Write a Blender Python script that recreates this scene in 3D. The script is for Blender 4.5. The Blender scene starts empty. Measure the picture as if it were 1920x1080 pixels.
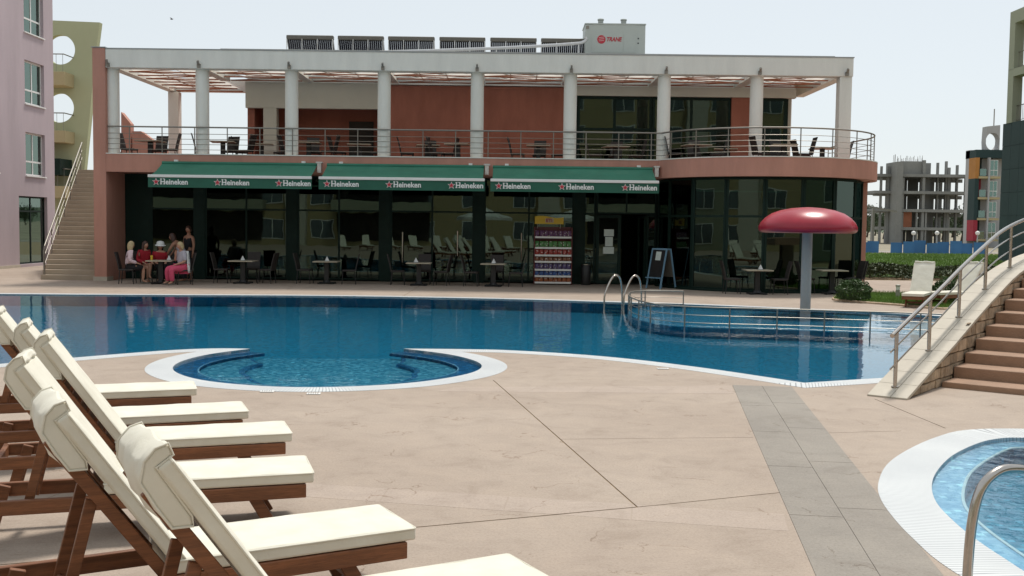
import bpy, bmesh, math, random
from mathutils import Vector, Matrix
from mathutils.geometry import delaunay_2d_cdt
random.seed(7)
R = math.radians
scene = bpy.context.scene
COL = scene.collection

# ------------------------------------------------------------------ camera, sky, sun, exposure
F = 2000.0; CAMH = 2.0; PITCH = math.atan(118 / 2000); ROLL = 0.0125
cam_d = bpy.data.cameras.new("camera"); cam = bpy.data.objects.new("camera", cam_d); COL.objects.link(cam)
cam_d.sensor_fit = 'HORIZONTAL'; cam_d.sensor_width = 36.0; cam_d.lens = 36.0 * F / 1920.0
cam_d.clip_start = 0.05; cam_d.clip_end = 6000
fw = Vector((0, math.cos(PITCH), -math.sin(PITCH))); up0 = Vector((0, math.sin(PITCH), math.cos(PITCH))); rt0 = Vector((1, 0, 0))
rt = rt0 * math.cos(ROLL) + up0 * math.sin(ROLL); upv = up0 * math.cos(ROLL) - rt0 * math.sin(ROLL)
mw = Matrix((rt, upv, -fw)).transposed().to_4x4(); mw.translation = (0, 0, CAMH)
cam.matrix_world = mw
scene.camera = cam
SUN_EL = R(63); SUN_AZ = R(27)          # azimuth from +Y towards +X
world = bpy.data.worlds.new("World"); scene.world = world; world.use_nodes = True
wn = world.node_tree.nodes; wl = world.node_tree.links
bg = wn['Background']
sky = wn.new('ShaderNodeTexSky'); sky.sky_type = 'NISHITA'; sky.sun_disc = False
sky.sun_elevation = SUN_EL; sky.sun_rotation = SUN_AZ; sky.air_density = 1.0; sky.dust_density = 0.6; sky.ozone_density = 1.0
hs = wn.new('ShaderNodeHueSaturation'); hs.inputs['Saturation'].default_value = 0.55
wl.new(sky.outputs[0], hs.inputs['Color'])
hz = wn.new('ShaderNodeMixRGB'); hz.inputs[0].default_value = 0.72; hz.inputs[2].default_value = (6.15, 6.55, 6.72, 1)   # even high haze
wl.new(hs.outputs[0], hz.inputs[1]); wl.new(hz.outputs[0], bg.inputs['Color'])
bg.inputs['Strength'].default_value = 0.111
sd = bpy.data.lights.new("sun", 'SUN'); sd.energy = 2.75; sd.angle = R(9.0); sd.color = (1.0, 0.95, 0.87)
sun = bpy.data.objects.new("sun", sd); COL.objects.link(sun)
sdir = Vector((math.cos(SUN_EL) * math.sin(SUN_AZ), math.cos(SUN_EL) * math.cos(SUN_AZ), math.sin(SUN_EL)))
sun.rotation_euler = sdir.to_track_quat('Z', 'Y').to_euler()
scene.view_settings.view_transform = 'Standard'; scene.view_settings.look = 'None'
scene.view_settings.exposure = 0.24; scene.view_settings.gamma = 1.0
scene.render.engine = 'CYCLES'
scene.cycles.max_bounces = 10; scene.cycles.transparent_max_bounces = 12; scene.cycles.glossy_bounces = 4

def ray(x, y):
    return fw + rt * ((x - 960) / F) - upv * ((y - 540) / F)
def gp(x, y, z=0.0):                    # pixel -> point on a level plane
    d = ray(x, y); t = (z - CAMH) / d.z
    return Vector((d.x * t, d.y * t))
def ay(x, y, Y):                        # pixel -> point at depth Y
    d = ray(x, y); t = Y / d.y
    return Vector((d.x * t, Y, CAMH + d.z * t))

# ------------------------------------------------------------------ materials
def new_mat(name):
    m = bpy.data.materials.new(name); m.use_nodes = True
    n = m.node_tree.nodes; l = m.node_tree.links
    return m, n, l, n['Principled BSDF']
def ramp(n, stops):
    r = n.new('ShaderNodeValToRGB'); e = r.color_ramp.elements
    while len(e) < len(stops): e.new(0.5)
    for i, (p, c) in enumerate(stops):
        e[i].position = p; e[i].color = (*c, 1) if len(c) == 3 else c
    return r
def M(name, col, rough=0.6, var=0.12, scale=2.0, bump=0.0, bscale=40.0, metal=0.0, spec=0.5, stretch=(1, 1, 1), fine=0.06, objvar=0.0):
    m, n, l, b = new_mat(name)
    tc = n.new('ShaderNodeTexCoord'); mp = n.new('ShaderNodeMapping'); mp.inputs['Scale'].default_value = stretch
    l.new(tc.outputs['Object'], mp.inputs[0])
    n1 = n.new('ShaderNodeTexNoise'); n1.inputs['Scale'].default_value = scale; n1.inputs['Detail'].default_value = 6; n1.inputs['Roughness'].default_value = 0.65
    n2 = n.new('ShaderNodeTexNoise'); n2.inputs['Scale'].default_value = bscale; n2.inputs['Detail'].default_value = 4
    l.new(mp.outputs[0], n1.inputs[0]); l.new(mp.outputs[0], n2.inputs[0])
    lo = tuple(c * (1 - var) for c in col); hi = tuple(min(1, c * (1 + var)) for c in col)
    r1 = ramp(n, [(0.3, lo), (0.7, hi)]); l.new(n1.outputs[0], r1.inputs[0])
    r2 = ramp(n, [(0.3, (1 - fine,) * 3), (0.7, (1,) * 3)]); l.new(n2.outputs[0], r2.inputs[0])
    mx = n.new('ShaderNodeMixRGB'); mx.blend_type = 'MULTIPLY'; mx.inputs[0].default_value = 1
    l.new(r1.outputs[0], mx.inputs[1]); l.new(r2.outputs[0], mx.inputs[2]); out = mx.outputs[0]
    if objvar:
        oi = n.new('ShaderNodeObjectInfo'); mr = n.new('ShaderNodeMapRange'); mr.inputs[3].default_value = 1 - objvar; mr.inputs[4].default_value = 1 + objvar
        l.new(oi.outputs['Random'], mr.inputs[0]); m2 = n.new('ShaderNodeVectorMath'); m2.operation = 'SCALE'
        l.new(out, m2.inputs[0]); l.new(mr.outputs[0], m2.inputs['Scale']); out = m2.outputs[0]
    l.new(out, b.inputs['Base Color'])
    b.inputs['Roughness'].default_value = rough; b.inputs['Metallic'].default_value = metal; b.inputs['Specular IOR Level'].default_value = spec
    if bump:
        bp = n.new('ShaderNodeBump'); bp.inputs['Strength'].default_value = bump; bp.inputs['Distance'].default_value = 0.02
        l.new(n2.outputs[0], bp.inputs['Height']); l.new(bp.outputs[0], b.inputs['Normal'])
    return m

MT = {}
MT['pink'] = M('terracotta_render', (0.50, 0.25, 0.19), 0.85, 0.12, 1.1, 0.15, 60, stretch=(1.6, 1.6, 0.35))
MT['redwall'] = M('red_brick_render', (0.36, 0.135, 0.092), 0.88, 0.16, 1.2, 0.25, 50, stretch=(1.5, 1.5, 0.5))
MT['concwhite'] = M('painted_concrete', (0.80, 0.79, 0.73), 0.8, 0.08, 1.0, 0.12, 50, stretch=(1.8, 1.8, 0.4))
MT['cream'] = M('cream_render', (0.60, 0.58, 0.50), 0.85, 0.06, 0.8, 0.1, 50)
MT['mauve'] = M('mauve_render', (0.48, 0.40, 0.43), 0.88, 0.09, 0.6, 0.12, 40, stretch=(1.5, 1.5, 0.35))
MT['olive'] = M('olive_render', (0.45, 0.48, 0.30), 0.88, 0.06, 0.3, 0.1, 40)
MT['olivegrey'] = M('olive_grey_render', (0.34, 0.36, 0.27), 0.88, 0.06, 0.3, 0.1, 40)
MT['yellow'] = M('yellow_render', (0.44, 0.37, 0.21), 0.88, 0.08, 0.3, 0.1, 40)
MT['greencloth'] = M('green_awning_cloth', (0.035, 0.19, 0.125), 0.75, 0.15, 1.2, 0.1, 80)
MT['greenval'] = M('green_valance_cloth', (0.02, 0.115, 0.075), 0.75, 0.12, 1.5, 0.1, 80)
MT['white'] = M('white_paint', (0.80, 0.80, 0.78), 0.5, 0.03, 3)
MT['letter'] = M('white_lettering', (0.80, 0.82, 0.80), 0.7, 0.02, 3)
MT['red'] = M('red_print', (0.50, 0.03, 0.05), 0.6, 0.04, 3)
MT['steel'] = M('brushed_steel', (0.50, 0.46, 0.42), 0.22, 0.06, 8, metal=1.0)
MT['darksteel'] = M('railing_steel', (0.28, 0.26, 0.23), 0.45, 0.08, 6, metal=0.9)
MT['frame'] = M('dark_green_frame', (0.008, 0.022, 0.017), 0.55, 0.2, 3, spec=0.15)
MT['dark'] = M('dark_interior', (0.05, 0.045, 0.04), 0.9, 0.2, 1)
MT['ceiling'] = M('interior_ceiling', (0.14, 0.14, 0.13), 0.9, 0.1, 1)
MT['wicker'] = M('dark_wicker', (0.028, 0.022, 0.02), 0.6, 0.3, 30, 0.4, 90)
MT['blackmetal'] = M('black_metal', (0.015, 0.015, 0.016), 0.5, 0.2, 8)
MT['tabletop'] = M('pale_table_top', (0.42, 0.37, 0.28), 0.4, 0.12, 5)
MT['wood'] = M('oiled_teak', (0.23, 0.088, 0.036), 0.5, 0.35, 3.5, 0.2, 25, stretch=(0.6, 9, 9), fine=0.3, objvar=0.12)
MT['pwood'] = M('pergola_wood', (0.34, 0.12, 0.06), 0.7, 0.2, 3, 0.15, 30)
MT['stone'] = M('split_stone', (0.47, 0.355, 0.245), 0.9, 0.42, 3.5, 1.0, 18, objvar=0.28, fine=0.25)
MT['slabtile'] = M('pale_coping_tile', (0.50, 0.45, 0.37), 0.7, 0.08, 2.5, 0.15, 50, objvar=0.04)
MT['step'] = M('brown_step', (0.34, 0.215, 0.145), 0.85, 0.14, 3, 0.3, 45)
MT['stairL'] = M('pale_stair', (0.40, 0.33, 0.25), 0.85, 0.08, 2, 0.15, 40, objvar=0.05)
MT['mushroom'] = M('red_gelcoat', (0.37, 0.016, 0.035), 0.30, 0.16, 1.6, spec=0.5)
MT['pole'] = M('grey_painted_pole', (0.36, 0.37, 0.365), 0.5, 0.06, 2)
MT['rawconc'] = M('raw_concrete', (0.25, 0.25, 0.235), 0.95, 0.2, 0.25, 0.1, 6)
MT['greyunit'] = M('grey_green_sheet', (0.47, 0.51, 0.48), 0.5, 0.04, 1)
MT['tube'] = M('evacuated_tube', (0.012, 0.012, 0.022), 0.25, 0.2, 5)
MT['manifold'] = M('brown_manifold', (0.14, 0.13, 0.11), 0.5, 0.1, 4)
MT['bluefence'] = M('blue_hoarding', (0.045, 0.17, 0.38), 0.7, 0.2, 0.3)
MT['slate'] = M('slate_panel', (0.03, 0.055, 0.055), 0.6, 0.1, 0.5, objvar=0.06, spec=0.15)
MT['lawn'] = M('lawn_soil', (0.075, 0.13, 0.025), 0.95, 0.3, 0.5, 0.6, 8)
MT['leaf'] = M('shrub_leaf', (0.045, 0.095, 0.022), 0.6, 0.35, 6)
MT['leaf2'] = M('hedge_leaf', (0.05, 0.072, 0.025), 0.65, 0.4, 1.0)
MT['farleaf'] = M('far_tree_leaf', (0.06, 0.085, 0.04), 0.8, 0.3, 0.1)
MT['bark'] = M('bark', (0.08, 0.06, 0.04), 0.9, 0.3, 6)
MT['earth'] = M('dry_earth', (0.26, 0.23, 0.16), 0.95, 0.3, 0.05, 0.2, 2)
MT['asphalt'] = M('joint_bed', (0.33, 0.235, 0.14), 0.95, 0.2, 4)
MT['skin'] = M('skin', (0.46, 0.25, 0.17), 0.55, 0.06, 8)
MT['tan'] = M('tanned_skin', (0.34, 0.17, 0.11), 0.55, 0.06, 8)
MT['blond'] = M('blond_hair', (0.46, 0.36, 0.20), 0.6, 0.25, 30)
MT['brownhair'] = M('dark_brown_hair', (0.05, 0.022, 0.015), 0.5, 0.25, 30)
MT['pinkcloth'] = M('hot_pink_cloth', (0.62, 0.08, 0.16), 0.85, 0.10, 9, 0.3, 14)
MT['palepink'] = M('pale_pink_cloth', (0.68, 0.52, 0.56), 0.85, 0.08, 9, 0.3, 14)
MT['redcloth'] = M('red_cloth', (0.36, 0.012, 0.025), 0.85, 0.12, 9, 0.3, 14)
MT['whitecloth'] = M('white_cloth', (0.68, 0.70, 0.70), 0.85, 0.06, 9, 0.3, 14)
MT['blackcloth'] = M('black_cloth', (0.012, 0.012, 0.015), 0.9, 0.2, 9)
MT['greycloth'] = M('grey_lilac_cloth', (0.42, 0.40, 0.46), 0.85, 0.1, 9, 0.3, 14)
MT['yellowp'] = M('yellow_sign', (0.68, 0.46, 0.03), 0.5, 0.08, 4)
MT['orange'] = M('orange_panel', (0.45, 0.20, 0.05), 0.8, 0.08, 1)
MT['crimson'] = M('crimson_panel', (0.35, 0.03, 0.05), 0.8, 0.08, 1)
MT['blueeasel'] = M('blue_board', (0.16, 0.30, 0.42), 0.6, 0.06, 4)
MT['paper'] = M('pale_paper', (0.62, 0.70, 0.66), 0.8, 0.05, 10)
MT['insul'] = M('silver_pipe_wrap', (0.60, 0.60, 0.60), 0.35, 0.1, 10, metal=0.6)
MT['bollard'] = M('bollard_metal', (0.35, 0.33, 0.28), 0.5, 0.1, 6)
MT['globe'] = M('opal_globe', (0.80, 0.79, 0.74), 0.3, 0.03, 2)
MT['farplaster'] = M('far_plaster', (0.42, 0.42, 0.42), 0.9, 0.08, 0.2)
MT['mirrorpane'] = M('dull_window_pane', (0.13, 0.16, 0.17), 0.2, 0.3, 0.4)
MT['rackred'] = M('dark_red_rack', (0.13, 0.02, 0.02), 0.5, 0.1, 4)
MT['brick'] = M('bare_brick', (0.34, 0.13, 0.07), 0.9, 0.2, 1.0)

def fabric_cream():
    m, n, l, b = new_mat('cream_cushion_cloth')
    tc = n.new('ShaderNodeTexCoord')
    a = n.new('ShaderNodeTexNoise'); a.inputs['Scale'].default_value = 5; a.inputs['Detail'].default_value = 5
    w = n.new('ShaderNodeTexNoise'); w.inputs['Scale'].default_value = 260; w.inputs['Detail'].default_value = 2
    oi = n.new('ShaderNodeObjectInfo'); va = n.new('ShaderNodeVectorMath'); va.operation = 'ADD'
    cb = n.new('ShaderNodeCombineXYZ'); mm = n.new('ShaderNodeMath'); mm.operation = 'MULTIPLY'; mm.inputs[1].default_value = 37
    l.new(oi.outputs['Random'], mm.inputs[0]); l.new(mm.outputs[0], cb.inputs[0])
    l.new(tc.outputs['Object'], va.inputs[0]); l.new(cb.outputs[0], va.inputs[1])
    l.new(va.outputs[0], a.inputs[0]); l.new(va.outputs[0], w.inputs[0])
    r = ramp(n, [(0.25, (0.66, 0.63, 0.53)), (0.75, (0.76, 0.735, 0.64))]); l.new(a.outputs[0], r.inputs[0]); l.new(r.outputs[0], b.inputs['Base Color'])
    b1 = n.new('ShaderNodeBump'); b1.inputs['Strength'].default_value = 0.45; b1.inputs['Distance'].default_value = 0.03; l.new(a.outputs[0], b1.inputs['Height'])
    b2 = n.new('ShaderNodeBump'); b2.inputs['Strength'].default_value = 0.15; b2.inputs['Distance'].default_value = 0.002; l.new(w.outputs[0], b2.inputs['Height']); l.new(b1.outputs[0], b2.inputs['Normal'])
    l.new(b2.outputs[0], b.inputs['Normal']); b.inputs['Roughness'].default_value = 0.9; b.inputs['Specular IOR Level'].default_value = 0.2
    b.inputs['Sheen Weight'].default_value = 0.15
    return m
MT['cushion'] = fabric_cream()

def deck_mat(name, c1, c2, c3, rough=0.75):
    m, n, l, b = new_mat(name)
    tc = n.new('ShaderNodeTexCoord')
    big = n.new('ShaderNodeTexNoise'); big.inputs['Scale'].default_value = 0.35; big.inputs['Detail'].default_value = 5
    med = n.new('ShaderNodeTexNoise'); med.inputs['Scale'].default_value = 2.2; med.inputs['Detail'].default_value = 8; med.inputs['Roughness'].default_value = 0.7; med.inputs['Distortion'].default_value = 0.6
    mp = n.new('ShaderNodeMapping'); mp.inputs['Scale'].default_value = (1.6, 9.0, 1); mp.inputs['Rotation'].default_value = (0, 0, 0.15)
    st = n.new('ShaderNodeTexNoise'); st.inputs['Scale'].default_value = 2.4; st.inputs['Detail'].default_value = 9; st.inputs['Roughness'].default_value = 0.75; st.inputs['Distortion'].default_value = 1.2
    for q in (big, med): l.new(tc.outputs['Object'], q.inputs[0])
    l.new(tc.outputs['Object'], mp.inputs[0]); l.new(mp.outputs[0], st.inputs[0])
    r1 = ramp(n, [(0.3, c1), (0.5, c2), (0.72, c3)]); l.new(big.outputs[0], r1.inputs[0])
    r2 = ramp(n, [(0.30, (0.82, 0.795, 0.77)), (0.46, (0.96, 0.955, 0.95)), (0.70, (1.07, 1.06, 1.045))]); l.new(med.outputs[0], r2.inputs[0])
    r3 = ramp(n, [(0.32, (0.76, 0.71, 0.66)), (0.385, (0.975, 0.97, 0.965)), (0.62, (1.0, 1.0, 1.0)), (0.75, (1.06, 1.06, 1.05))]); l.new(st.outputs[0], r3.inputs[0])
    # thin stamped cracks
    ns = n.new('ShaderNodeTexNoise'); ns.inputs['Scale'].default_value = 1.1; ns.inputs['Detail'].default_value = 6
    l.new(tc.outputs['Object'], ns.inputs[0])
    ab = n.new('ShaderNodeMath'); ab.operation = 'SUBTRACT'; ab.inputs[1].default_value = 0.5; l.new(ns.outputs[0], ab.inputs[0])
    ab2 = n.new('ShaderNodeMath'); ab2.operation = 'ABSOLUTE'; l.new(ab.outputs[0], ab2.inputs[0])
    gate = n.new('ShaderNodeTexNoise'); gate.inputs['Scale'].default_value = 1.7; l.new(tc.outputs['Object'], gate.inputs[0])
    gr = ramp(n, [(0.54, (0, 0, 0)), (0.68, (0.006, 0.006, 0.006))]); l.new(gate.outputs[0], gr.inputs[0])
    lt = n.new('ShaderNodeMath'); lt.operation = 'LESS_THAN'; l.new(ab2.outputs[0], lt.inputs[0]); l.new(gr.outputs[0], lt.inputs[1])
    mxa = n.new('ShaderNodeMixRGB'); mxa.blend_type = 'MULTIPLY'; mxa.inputs[0].default_value = 1
    mxb = n.new('ShaderNodeMixRGB'); mxb.blend_type = 'MULTIPLY'; mxb.inputs[0].default_value = 0.8
    l.new(r1.outputs[0], mxa.inputs[1]); l.new(r2.outputs[0], mxa.inputs[2]); l.new(mxa.outputs[0], mxb.inputs[1]); l.new(r3.outputs[0], mxb.inputs[2])
    ck = n.new('ShaderNodeMixRGB'); ck.blend_type = 'MULTIPLY'; ck.inputs[2].default_value = (0.55, 0.47, 0.40, 1)
    ckf = n.new('ShaderNodeMath'); ckf.operation = 'MULTIPLY'; ckf.inputs[1].default_value = 0.6; l.new(lt.outputs[0], ckf.inputs[0])
    l.new(ckf.outputs[0], ck.inputs[0]); l.new(mxb.outputs[0], ck.inputs[1]); sp_ = n.new('ShaderNodeTexNoise'); sp_.inputs['Scale'].default_value = 55; sp_.inputs['Detail'].default_value = 5; sp_.inputs['Roughness'].default_value = 0.8; l.new(tc.outputs['Object'], sp_.inputs[0])
    rs_ = ramp(n, [(0.30, (0.72, 0.69, 0.66)), (0.5, (1, 1, 1)), (0.70, (1.14, 1.13, 1.11))]); l.new(sp_.outputs[0], rs_.inputs[0])
    mg = n.new('ShaderNodeMixRGB'); mg.blend_type = 'MULTIPLY'; mg.inputs[0].default_value = 0.8; l.new(ck.outputs[0], mg.inputs[1]); l.new(rs_.outputs[0], mg.inputs[2]); l.new(mg.outputs[0], b.inputs['Base Color'])
    fine = n.new('ShaderNodeTexNoise'); fine.inputs['Scale'].default_value = 30; fine.inputs['Detail'].default_value = 4; l.new(tc.outputs['Object'], fine.inputs[0])
    ad = n.new('ShaderNodeMath'); ad.operation = 'MULTIPLY_ADD'; ad.inputs[1].default_value = 0.35; l.new(fine.outputs[0], ad.inputs[0]); l.new(st.outputs[0], ad.inputs[2])
    bp = n.new('ShaderNodeBump'); bp.inputs['Strength'].default_value = 0.35; bp.inputs['Distance'].default_value = 0.02
    l.new(ad.outputs[0], bp.inputs['Height']); l.new(bp.outputs[0], b.inputs['Normal'])
    b.inputs['Roughness'].default_value = rough; b.inputs['Specular IOR Level'].default_value = 0.35
    return m
MT['deck'] = deck_mat('stamped_concrete', (0.352, 0.283, 0.230), (0.386, 0.315, 0.258), (0.42, 0.348, 0.288))
MT['plank'] = deck_mat('pale_stamped_strip', (0.385, 0.313, 0.262), (0.415, 0.34, 0.285), (0.44, 0.365, 0.31))
MT['greypath'] = deck_mat('grey_stamped_slab', (0.25, 0.226, 0.198), (0.285, 0.258, 0.226), (0.315, 0.288, 0.252))

def tile_mat(name, c1, c2, c3, size=0.025, rough=0.25, spk=1.6):
    m, n, l, b = new_mat(name)
    tc = n.new('ShaderNodeTexCoord'); sn = n.new('ShaderNodeVectorMath'); sn.operation = 'SNAP'; sn.inputs[1].default_value = (size * 2,) * 3
    l.new(tc.outputs['Object'], sn.inputs[0])
    wn_ = n.new('ShaderNodeTexWhiteNoise'); l.new(sn.outputs[0], wn_.inputs[0])
    r = ramp(n, [(0.0, c1), (0.5, c2), (0.93, c3), (1.0, tuple(min(1, x * spk) for x in c3))]); l.new(wn_.outputs[0], r.inputs[0])
    l.new(r.outputs[0], b.inputs['Base Color']); b.inputs['Roughness'].default_value = rough
    return m
MT['tiledeep'] = tile_mat('deep_blue_mosaic', (0.018, 0.20, 0.325), (0.027, 0.237, 0.36), (0.036, 0.27, 0.395), spk=1.05)
MT['tilebay'] = tile_mat('speckled_blue_mosaic', (0.04, 0.20, 0.31), (0.075, 0.30, 0.41), (0.20, 0.46, 0.55))
MT['tilering'] = tile_mat('dark_blue_mosaic', (0.02, 0.11, 0.24), (0.035, 0.15, 0.30), (0.05, 0.20, 0.37))
MT['tilepad'] = tile_mat('teal_mosaic', (0.03, 0.19, 0.30), (0.045, 0.24, 0.36), (0.07, 0.30, 0.42))
MT['tilelight'] = tile_mat('pale_blue_mosaic', (0.20, 0.38, 0.54), (0.28, 0.47, 0.63), (0.42, 0.60, 0.72))
MT['tileturq'] = tile_mat('turquoise_mosaic', (0.04, 0.22, 0.36), (0.06, 0.27, 0.41), (0.08, 0.32, 0.45))

def water_mat(name, tint, bump=0.05, scale=1.6):
    m, n, l, b = new_mat(name); n.remove(b); out = n['Material Output']
    tc = n.new('ShaderNodeTexCoord')
    a = n.new('ShaderNodeTexNoise'); a.inputs['Scale'].default_value = scale; a.inputs['Detail'].default_value = 3
    c = n.new('ShaderNodeTexNoise'); c.inputs['Scale'].default_value = scale * 6; c.inputs['Detail'].default_value = 2
    l.new(tc.outputs['Object'], a.inputs[0]); l.new(tc.outputs['Object'], c.inputs[0])
    ad = n.new('ShaderNodeMath'); ad.operation = 'MULTIPLY_ADD'; ad.inputs[1].default_value = 0.18; l.new(c.outputs[0], ad.inputs[0]); l.new(a.outputs[0], ad.inputs[2])
    bp = n.new('ShaderNodeBump'); bp.inputs['Strength'].default_value = bump; bp.inputs['Distance'].default_value = 0.12; l.new(ad.outputs[0], bp.inputs['Height'])
    tr = n.new('ShaderNodeBsdfTransparent'); tr.inputs[0].default_value = (*tint, 1)
    gl = n.new('ShaderNodeBsdfGlossy'); gl.inputs['Roughness'].default_value = 0.02; gl.inputs[0].default_value = (1, 1, 1, 1); l.new(bp.outputs[0], gl.inputs['Normal'])
    fr = n.new('ShaderNodeFresnel'); fr.inputs[0].default_value = 1.33
    mx = n.new('ShaderNodeMixShader'); l.new(fr.outputs[0], mx.inputs[0]); l.new(tr.outputs[0], mx.inputs[1]); l.new(gl.outputs[0], mx.inputs[2])
    l.new(mx.outputs[0], out.inputs[0])
    return m
MT['water'] = water_mat('pool_water', (0.66, 0.84, 0.90), 0.05)
MT['water2'] = water_mat('paddling_water', (0.72, 0.88, 0.92), 0.12, 4.0)

def glass_mat(name, tint, ior=1.7, rough=0.0, wave=0.0):
    m, n, l, b = new_mat(name); n.remove(b); out = n['Material Output']
    tr = n.new('ShaderNodeBsdfTransparent'); tr.inputs[0].default_value = (*tint, 1)
    gl = n.new('ShaderNodeBsdfGlossy'); gl.inputs['Roughness'].default_value = rough; gl.inputs[0].default_value = (0.78, 1.0, 0.88, 1)
    fr = n.new('ShaderNodeFresnel'); fr.inputs[0].default_value = ior
    mx = n.new('ShaderNodeMixShader'); l.new(fr.outputs[0], mx.inputs[0]); l.new(tr.outputs[0], mx.inputs[1]); l.new(gl.outputs[0], mx.inputs[2])
    if wave:
        tc = n.new('ShaderNodeTexCoord'); a = n.new('ShaderNodeTexNoise'); a.inputs['Scale'].default_value = 0.7; l.new(tc.outputs['Object'], a.inputs[0])
        bp = n.new('ShaderNodeBump'); bp.inputs['Strength'].default_value = wave; bp.inputs['Distance'].default_value = 0.02; l.new(a.outputs[0], bp.inputs['Height']); l.new(bp.outputs[0], gl.inputs['Normal'])
    l.new(mx.outputs[0], out.inputs[0])
    return m
MT['glass'] = glass_mat('tinted_green_glass', (0.17, 0.30, 0.23), 1.62, wave=0.12)
MT['glassgreen'] = glass_mat('green_window_glass', (0.20, 0.40, 0.36), 2.5, wave=0.05)
MT['glassfar'] = glass_mat('pale_window_glass', (0.30, 0.42, 0.42), 2.4)

def fabric_sail():
    m, n, l, b = new_mat('white_shade_fabric'); out = n['Material Output']
    b.inputs['Base Color'].default_value = (0.78, 0.76, 0.72, 1); b.inputs['Roughness'].default_value = 0.9
    t = n.new('ShaderNodeBsdfTranslucent'); t.inputs[0].default_value = (0.78, 0.74, 0.68, 1)
    tc = n.new('ShaderNodeTexCoord'); a = n.new('ShaderNodeTexNoise'); a.inputs['Scale'].default_value = 2; l.new(tc.outputs['Object'], a.inputs[0])
    r = ramp(n, [(0.3, (0.70, 0.66, 0.60)), (0.7, (0.82, 0.79, 0.74))]); l.new(a.outputs[0], r.inputs[0]); l.new(r.outputs[0], t.inputs[0])
    mx = n.new('ShaderNodeMixShader'); mx.inputs[0].default_value = 0.6; l.new(b.outputs[0], mx.inputs[1]); l.new(t.outputs[0], mx.inputs[2]); l.new(mx.outputs[0], out.inputs[0])
    return m
MT['sail'] = fabric_sail()

def grate_mat():
    m, n, l, b = new_mat('white_overflow_grating')
    uv = n.new('ShaderNodeUVMap'); sx = n.new('ShaderNodeSeparateXYZ'); l.new(uv.outputs[0], sx.inputs[0])
    mu = n.new('ShaderNodeMath'); mu.operation = 'MULTIPLY'; mu.inputs[1].default_value = 28.0; l.new(sx.outputs[0], mu.inputs[0])
    fr = n.new('ShaderNodeMath'); fr.operation = 'FRACT'; l.new(mu.outputs[0], fr.inputs[0])
    tc = n.new('ShaderNodeTexCoord'); ns = n.new('ShaderNodeTexNoise'); ns.inputs['Scale'].default_value = 1.3; ns.inputs['Detail'].default_value = 5; l.new(tc.outputs['Object'], ns.inputs[0])
    r0 = ramp(n, [(0.3, (0.58, 0.60, 0.61)), (0.7, (0.67, 0.69, 0.69))]); l.new(ns.outputs[0], r0.inputs[0])
    r = ramp(n, [(0.0, (0.45, 0.46, 0.48)), (0.20, (0.45, 0.46, 0.48)), (0.27, (1, 1, 1))]); l.new(fr.outputs[0], r.inputs[0])
    mx = n.new('ShaderNodeMixRGB'); mx.blend_type = 'MULTIPLY'; mx.inputs[0].default_value = 1; l.new(r0.outputs[0], mx.inputs[1]); l.new(r.outputs[0], mx.inputs[2])
    l.new(mx.outputs[0], b.inputs['Base Color']); b.inputs['Roughness'].default_value = 0.45
    bp = n.new('ShaderNodeBump'); bp.inputs['Strength'].default_value = 0.4; bp.inputs['Distance'].default_value = 0.01; l.new(r.outputs[0], bp.inputs['Height']); l.new(bp.outputs[0], b.inputs['Normal'])
    return m
MT['grate'] = grate_mat()

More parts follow.
